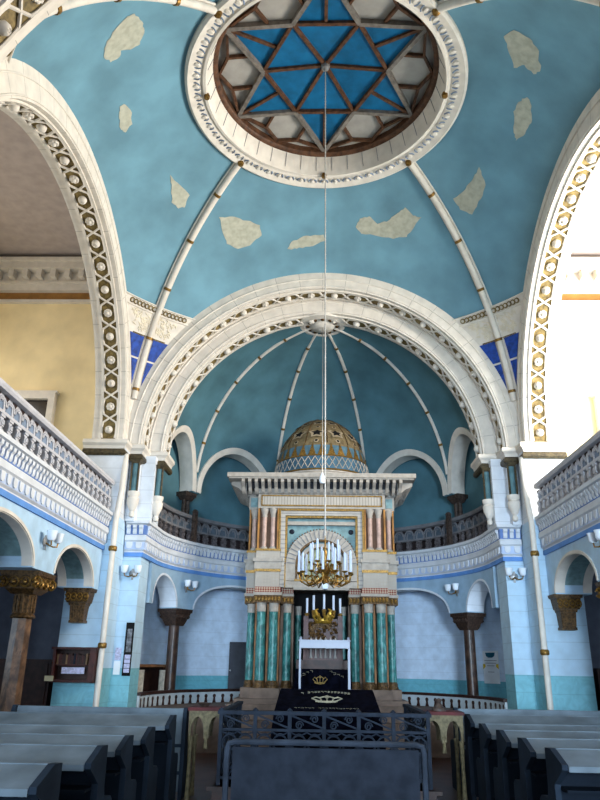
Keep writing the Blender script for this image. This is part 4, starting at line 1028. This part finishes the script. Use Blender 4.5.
# front bench whose framed back faces the camera
bn = thing('aisle_bench', (-.02, 6.6, 0), 'dark slate bench seen from behind, framed back panel in the centre aisle', 'bench')
b = MB(); b.box(-.80, .82, -.02, .02, .10, .96); b.build('back_panel', PANEL, bn)
b = MB(); b.tube([(-.85, 0, 0), (-.85, 0, .93), (-.835, 0, .985), (-.78, 0, 1.0), (.80, 0, 1.0), (.855, 0, .985), (.87, 0, .93), (.87, 0, 0)], .026, 8); b.build('back_frame', mat('worn_frame_paint', (48, 55, 66), var=.2, scale=6, rough=.6, spec=.1), bn, True)
MB().box(-.82, .84, .02, .45, .42, .46).build('seat', PEWD, bn)
for x in (-.78, .80): MB().box(x - .03, x + .03, .38, .44, 0, .42).build('leg', PEWD, bn)

# side stands with gilded trefoil arches
for s, x0, x1, nm in ((-1, -1.76, -1.30, 'left'), (1, 1.31, 1.82, 'right')):
    T = thing('side_stand', ((x0 + x1) / 2, 9.95, 0), 'narrow red topped stand with gilded pointed arches, %s of the bimah railing' % nm, 'stand'); hw = (x1 - x0) / 2
    MB().box(-hw - .02, hw + .02, -.22, .22, 1.05, 1.09).build('top', RED, T)
    b = MB(); MP = lambda q, z, d: (q, -.20 + d, z)
    w4 = hw / 2
    arch_wall(b, MP, -hw, hw, .72, 1.05, [(-w4, w4 * .72, .80, .18, 0), (w4, w4 * .72, .80, .18, 0)], 0, .03, 20)
    b.build('arch_apron', mat('cream_gilt_paint', (104, 94, 68), var=.2, scale=20), T); b = MB(); arch_wall(b, lambda q, z, d: (q, .17 + d, z), -hw, hw, .72, 1.05, [(-w4, w4 * .72, .80, .18, 0), (w4, w4 * .72, .80, .18, 0)], 0, .03, 20)
    b.build('arch_apron', mat('cream_gilt_paint', (104, 94, 68), var=.2, scale=20), T)
    for x in (-hw + .03, hw - .03):
        for y in (-.18, .18): MB().lathe([(.035, 0), (.03, .1), (.022, .4), (.03, .68), (.035, .74)], (x, y, 0), 8).build('leg', mat('cream_gilt_paint', (104, 94, 68)), T, True)
    MB().lathe([(.03, .60), (.02, .7), (.03, .8)], (0, -.18, 0), 8).build('pendant', mat('cream_gilt_paint', (104, 94, 68)), T, True)
d_ = MB().lathe([(0, 0), (.05, .0), (.10, .045), (.105, .05), (.045, .012), (0, .012)], n=14).build('dish', BRONZE, None, True); d_.location = (-1.6, 9.95, 1.09); tag(d_, 'small dark dish on the red topped stand left of the bimah', 'dish')
d_ = MB().lathe([(0, 0), (.09, .0), (.09, .03), (.05, .06), (.03, .1), (.05, .14), (0, .16)], n=14).build('ornament', BRONZE, None, True); d_.location = (1.55, 9.95, 1.09); tag(d_, 'small dark bell shaped ornament on the red topped stand right of the bimah', 'ornament')

# ------------------------------------------------------------------ pews
def pew(loc, x0, x1, top, label, group, desk=True):
    T = thing('pew', loc, label, 'pew', group); k = top - 1.0
    pr_ = [(-.12, 0), (.40, 0), (.40, .56), (.34, .60), (.16, .61), (.13, .70), (.12, 1.0 + k), (-.02, 1.01 + k), (-.30, .915 + k), (-.30, .875 + k), (-.06, .74 + k), (-.05, .12), (-.12, .10)] if desk else \
          [(-.10, 0), (.42, 0), (.42, .60), (.34, .64), (.12, .66), (.08, .96 + k), (.05, 1.02 + k), (-.05, 1.02 + k), (-.08, .96 + k)]
    for x in (x0, x1 - .05): b = MB(); b.prism(pr_, lambda a_, z, d: (d, a_, z), x, x + .05); b.build('end_panel', PEW, T)
    if desk:
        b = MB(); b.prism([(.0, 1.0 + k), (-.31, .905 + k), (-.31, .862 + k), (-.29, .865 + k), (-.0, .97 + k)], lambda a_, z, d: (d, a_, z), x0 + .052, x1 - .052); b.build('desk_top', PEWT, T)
        b = MB(); b.box(x0 + .05, x1 - .05, -.22, 0, .70 + k, .72 + k); b.build('book_shelf', PEWD, T)
    b = MB(); b.box(x0 + .05, x1 - .05, .0, .03, .08, .97 + k); b.build('back_panel', PEWD if desk else PEWT, T)
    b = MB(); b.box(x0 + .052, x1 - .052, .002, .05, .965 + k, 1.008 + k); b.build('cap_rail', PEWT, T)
    b = MB(); b.box(x0 + .05, x1 - .05, .03, .42, .42, .45); b.build('seat', PEW, T)
    if not desk:
        b = MB()
        for z in (.62, .30): b.box(x0 + .05, x1 - .05, -.02, 0, z - .02, z + .02)
        b.build('back_rail', PEW, T)
ordn = ['nearest the camera', 'second from the camera', 'third from the camera', 'fourth from the camera', 'fifth from the camera', 'sixth from the camera']
for i, (y, tp, dsk) in enumerate(((4.97, 1.0, True), (6.04, 1.0, True), (6.88, 1.0, True), (7.80, 1.0, True), (8.95, 1.04, True), (9.85, 1.06, False))):
    pew((-3.0, y, 0), -1.15, 1.20, tp, 'grey blue pew with sloping desk in the left block, ' + ordn[i] if dsk else 'grey blue high backed pew without desk in the left block, ' + ordn[i], 'left block of pews', dsk)
for i, (y, tp, dsk) in enumerate(((6.50, 1.0, True), (7.36, 1.0, True), (8.22, 1.0, True), (9.08, 1.0, True), (9.95, 1.05, True), (10.80, 1.07, False))):
    pew((3.0, y, 0), -1.10, 1.15, tp, 'grey blue pew with sloping desk in the right block, ' + ordn[i] if dsk else 'grey blue high backed pew without desk in the right block, ' + ordn[i], 'right block of pews', dsk)

# ------------------------------------------------------------------ chandelier, hanging lamp
ch = thing('chandelier', (.02, CY, 2.72), 'brass chandelier with white candle tubes hung on a long chain', 'chandelier')
b = MB(); b.tube([(0, 0, .62), (-.02, 0, 9.38)], .011, 6)
for k in range(120): b.lathe([(0, -.022), (.016, 0), (0, .022)], (-.02 * (k / 120), 0, .70 + k * .0725), 5)
b.build('chain', mat('chain_steel', (170, 168, 164), metal=.3, rough=.5), ch)
b = MB(); b.lathe([(0, -.04), (.03, -.03), (.05, 0), (.03, .03), (.02, .06), (.05, .10), (.07, .15), (.05, .20), (.02, .24), (.025, .34), (.03, .38), (.02, .43), (.010, .46), (.010, .66), (0, .66)], n=14); b.build('stem', BRASS, ch, True)
for tier, (n_, R, z0, zc) in enumerate(((14, .37, .04, .12), (8, .21, .20, .27))):
    for k in range(n_):
        a = 2 * PI * (k + .3) / n_; ca, sa = cos(a), sin(a)
        b = MB(); b.tube([(r * ca, r * sa, z) for r, z in ((.04, z0 + .05), (R * .35, z0 - .04), (R * .65, z0 - .08), (R * .95, z0 - .02), (R, zc))], .009, 6)
        b.tube([((R * .6 + .05 * cos(t)) * ca, (R * .6 + .05 * cos(t)) * sa, z0 + .0 + .05 * sin(t)) for t in linsp(0, 5, 10)], .008, 5)
        arm = b.build('arm', BRASS, ch, True)
        MB().lathe([(0, zc - .02), (.035, zc), (.04, zc + .015), (.018, zc + .02), (.0, zc + .02)], (R * ca, R * sa, 0), 8).build('drip_cup', BRASS, arm, True)
        MB().tube([(R * ca, R * sa, zc + .015), (R * ca, R * sa, zc + .25 + .05 * (k % 2)), (R * ca, R * sa, zc + .27 + .05 * (k % 2))], [.017, .016, .005], 8).build('candle_tube', CANDLE, arm, True)
MB().lathe([(0, -.10), (.04, -.08), (.055, -.04), (.04, 0), (0, 0)], n=12).build('glass_ball', GLASSW, ch, True)
nt_ = thing('hanging_lamp', (.01, 14.97, 5.47), 'small white pendant lamp on a thin cord before the ark cornice', 'lamp')
MB().tube([(0, 0, .2), (0, 0, AR + AZ - 5.62)], .008, 6).build('cord', STEEL, nt_)
MB().lathe([(0, 0), (.05, .02), (.075, .09), (.06, .18), (.03, .22), (.02, .26), (0, .26)], n=12).build('glass', GLASSW, nt_, True)

# ------------------------------------------------------------------ wall lamps
def sconce(loc, rz, label, par=None):
    T = thing('wall_lamp', loc, label, 'wall lamp', 'twin glass wall lamps', rz)        # projects along local -y
    b = MB(); b.lathe([(.0, .0), (.07, 0), (.08, .015), (.04, .03), (.0, .035)], n=12, M=Matrix.Rotation(PI / 2, 4, 'X')); b.box(-.02, .02, -.03, 0, -.12, .10); b.build('back_plate', STEEL, T)
    for e in (-1, 1):
        b = MB(); b.tube([(0, -.03, -.02), (e * .05, -.12, -.07), (e * .12, -.16, -.06), (e * .14, -.16, .0)], .012, 6); arm = b.build('arm', BRASS, T, True)
        MB().lathe([(0, 0), (.04, 0), (.065, .03), (.07, .09), (.085, .15), (.075, .15), (.06, .09), (.05, .035), (0, .02)], (e * .14, -.16, .0), 14).build('glass_shade', GLASSW, arm, True)
sconce((-4.30, 10.45, 3.36), PI / 2, 'twin wall lamp between the arches of the left arcade')
sconce((4.30, 10.45, 3.46), -PI / 2, 'twin wall lamp between the arches of the right arcade')
sconce((-3.88, 14.2, 3.34), 0, 'twin wall lamp on the left pier under the apse gallery end')
sconce((3.90, 14.2, 3.38), 0, 'twin wall lamp on the right pier under the apse gallery end')
for a, lab in ((152, 'twin wall lamp above the left apse column'), (28, 'twin wall lamp above the right apse column')):
    a = D(a); sconce((3.68 * cos(a), AY + 3.68 * sin(a), 3.34), a - PI / 2, lab)

# ------------------------------------------------------------------ things on walls
bc = thing('wall_bookcase', (-4.58, 13.4, 1.27), 'red brown wall bookcase with papers on the pier beside the tall white shaft', 'bookcase')
b = MB(); b.box(-.35, .40, -.03, 0, .05, .57); b.build('back', BROWN, bc)
b = MB(); b.box(-.36, -.31, -.22, -.03, .05, .57); b.box(.32, .42, -.22, -.03, .05, .57); b.box(-.36, .42, -.22, 0, 0, .05); b.box(-.39, .45, -.24, 0, .57, .61); b.build('case', REDWOOD, bc)
MB().box(-.31, .32, -.2, -.03, .29, .31).build('shelf', REDWOOD, bc)
MB().box(-.17, .25, -.215, -.205, .15, .26).build('label_strip', LAV, bc)
rr = random.Random(11); x = -.29
while x < .27:
    w = rr.uniform(.02, .045); h = rr.uniform(.14, .2)
    bk = MB().box(0, w, 0, .13, 0, h).build('book', rr.choice((BROWN, REDWOOD, PANEL, mat('tan_binding', (120, 92, 66)))))
    bk.location = (-4.58 + x, 13.22, 1.27 + .311); tag(bk, 'small dark bound book in the wall bookcase', 'book', 'books in the wall bookcase'); x += w + .004
nt2 = MB().box(-.08, .08, -.012, 0, 0, .09).build('paper_notice', mat('cream_paper', (196, 192, 160))); nt2.location = (-4.95, 13.16, 1.29); tag(nt2, 'small cream paper slip at the lower left corner of the wall bookcase', 'notice')
nb_ = thing('notice_holder', (-4.01, 14.2, 1.40), 'narrow white notice sheets hung on the left pier between shaft and dark frame', 'notice')
MB().box(-.07, .06, -.02, 0, 0, .25).build('lower_sheet', PAPER, nb_); b = MB(); b.box(-.065, .055, -.014, 0, .27, .50); b.build('upper_sheet', LAV, nb_)
pf = thing('framed_notice', (-3.76, 14.19, 1.38), 'tall black framed notice panel on the edge of the left pier', 'notice')
b = MB(); b.box(-.14, .02, -.02, 0, 0, 1.0); b.build('frame', BLACK, pf)
MB().box(-.105, -.01, -.024, -.02, .44, .88).build('picture', mat('dim_picture', (110, 112, 118), var=.3, scale=20), pf)
for k in range(4): MB().box(-.115, .0, -.024, -.02, .06 + k * .085, .135 + k * .085).build('lavender_slip', LAV, pf)
# poster in the right ambulatory
a = D(32); T = thing('wall_poster', (4.88 * cos(a), AY + 4.88 * sin(a), 1.28), 'white poster with teal heading and two yellow marks on the right apse wall', 'poster', rz=a - PI / 2 + 0.0)
# local -y faces the apse centre
MB().box(-.25, .25, -.03, -.015, 0, .74).build('sheet', PAPER, T)
b = MB(); b.prism([(-.16, .70), (.16, .70), (.13, .62), (.06, .585), (-.06, .585), (-.13, .62)], lambda p, z, d: (p, d, z), -.036, -.03); b.build('teal_heading', TEALINK, T)
for e in (-1, 1): MB().prism([(e * .25, .32), (e * .25, .44), (e * .18, .44), (e * .17, .38)], lambda p, z, d: (p, d, z), -.036, -.03).build('yellow_mark', YELINK, T)
b = MB()
for z, w in ((.52, .20), (.46, .18), (.40, .12), (.26, .10)): b.box(-w, w, -.034, -.03, z - .006, z + .006)
b.build('text_line', INK, T)
# dark door leaf left of the ark, aisle cabinets, ambulatory cabinet with cloths
T = thing('dark_door_leaf', (-2.10, 18.9, .75), 'dark grey door leaf standing open left of the ark', 'door')
MB().box(-.28, .24, -.03, .03, 0, 1.42).build('leaf', mat('dark_grey_leaf', (52, 56, 66), var=.1), T); MB().tube([(-.24, -.03, .72), (-.24, -.08, .72)], .02, 8).build('knob', STEEL, T)
for s, nm in ((-1, 'left'), (1, 'right')):
    T = thing('aisle_cabinet', (s * 6.1, 13.7, 0), 'dark brown wooden cabinet at the end of the %s aisle' % nm, 'cabinet')
    MB().box(-1.05, 1.05, -.25, .28, 0, 1.66).build('carcass', BROWN, T)
    for x0, x1 in ((-1.0, -.02), (.02, 1.0)):
        d1 = MB().box(x0, x1, -.275, -.25, .1, 1.6).build('door', BROWN, T); MB().lathe([(0, 0), (.02, .01), (.02, .02), (0, .03)], ((x0 * .1 + x1 * .9) if x0 < 0 else (x0 * .9 + x1 * .1), -.29, .9), 8).build('knob', BRASS, d1)
T = thing('cloth_cabinet', (-4.02, 16.9, .75), 'dark open cabinet with pale cloths hanging, behind the left apse column', 'cabinet', rz=D(66))
b = MB(); b.box(-.72, -.68, -.15, .15, 0, .80); b.box(.68, .72, -.15, .15, 0, .80); b.box(-.72, .72, .12, .15, 0, .80); b.box(-.72, .72, -.15, .15, 0, .04); b.build('carcass', BROWN, T)
MB().box(-.74, .74, -.18, .17, .78, .84).build('top', mat('tan_wood', (128, 88, 58), var=.2), T)
for x in (-.40, .42):
    c_ = MB(); c_.grid(lambda u, q: (u + .0, -.10 + .03 * sin(u * 60), .10 + q * .62), linsp(-.12, .12, 13), [0, 1]); o = c_.build('cloth', CLOTH); o.location = Vector((-4.02, 16.9, .75)) + Matrix.Rotation(D(66), 3, 'Z') @ Vector((x, 0, 0)); o.rotation_euler = (0, 0, D(66))
    o.modifiers.new('t', 'SOLIDIFY').thickness = .01
    tag(o, ('pale cloth hanging in the dark cabinet, nearer the pier' if x < 0 else 'pale cloth hanging in the dark cabinet, nearer the apse column'), 'cloth')

# ------------------------------------------------------------------ light: daylight through the windows, plus added apse fill
def area(name, loc, rot, sx, sy, power, rgb, spread=180):
    l = bpy.data.lights.new(name, 'AREA'); l.shape = 'RECTANGLE'; l.size = sx; l.size_y = sy; l.energy = power; l.color = rgb; l.spread = math.radians(spread)
    o = bpy.data.objects.new(name, l); COL.objects.link(o); o.location = loc; o.rotation_euler = rot; return o
WARM = (1.0, .94, .84); COOL = (.64, .82, 1.0)
for y in (12.0, 9.75, 7.5):
    area('gallery_window_light', (8.15, y, 7.0), (0, PI / 2, 0), 2.8, 1.4, 745, WARM)
    area('gallery_window_light', (-8.15, y, 7.0), (0, -PI / 2, 0), 2.8, 1.4, 42, WARM)
for x, z, p in ((-2.4, 6.7, 15), (0, 7.1, 20), (2.4, 6.7, 40)):
    area('hall_window_light', (x, -5.9, z), (PI / 2, 0, 0), 1.9, 4.2, p, (.85, .92, 1.0))
for x, p in ((-2.6, 145), (2.6, 225)):
    area('hall_low_window_light', (x, -5.9, 2.6), (PI / 2, 0, 0), 2.2, 2.6, p, COOL, 46)
for y in (9.0, 6.0, 3.0):
    area('aisle_window_light', (-8.1, y, 2.1), (0, -PI / 2, 0), 1.3, 1.2, 34, COOL)
    area('aisle_window_light', (8.1, y, 2.1), (0, PI / 2, 0), 1.3, 1.2, 34, COOL)
for sx in (-1, 1):  # added fill lamps to brighten the ambulatory; no window opening stands here
    d_ = Vector((-sx * 7.8, 4.0, .1)); o = area('apse_window_light', (sx * 4.72, 15.0, 2.2), (0, 0, 0), .6, 1.5, 14, COOL, 70)
    o.rotation_euler = (-d_).to_track_quat('Z', 'Y').to_euler()
wd = bpy.data.worlds.new('sky'); sc.world = wd; wd.use_nodes = True
wd.node_tree.nodes['Background'].inputs[0].default_value = (.62, .76, 1.0, 1); wd.node_tree.nodes['Background'].inputs[1].default_value = .7
sc.view_settings.view_transform = 'Standard'; sc.view_settings.look = 'None'; sc.view_settings.exposure = 0.0; sc.view_settings.gamma = 1.0
sc.view_settings.use_curve_mapping = False
sc.cycles.max_bounces = 8; sc.cycles.diffuse_bounces = 5
sc.cycles.use_denoising = True

# the setting's names
count = 0
for o in list(bpy.data.objects):
    if o.get('kind') != 'structure' or o.parent: continue
    n = o.name
    if n.startswith('trim'): count += 1; o.name = 'trim_tmp%d' % count
    elif n.startswith('floor'): o.name = 'floor'
    elif n.startswith('ceiling'): o.name = 'ceiling'
    elif n.startswith('wall'): o.name = 'wall_left' if '_left' in n else 'wall_right' if '_right' in n else 'wall_front' if n.startswith('wall_back') else 'wall_back'
for o in list(bpy.data.objects):
    if o.name.startswith('trim_tmp'): o.name = 'trim_' + o.name[8:]

tops = {}
for o in bpy.data.objects:
    if o.parent is None and o.get('label'): tops.setdefault(o.name.split('.')[0], []).append(o)
for n, os_ in tops.items():
    if len(os_) > 1:
        for o in os_:
            if not o.get('group'): o['group'] = n.replace('_', ' ') + ('es' if n.endswith('s') else 's') + ' of the hall'
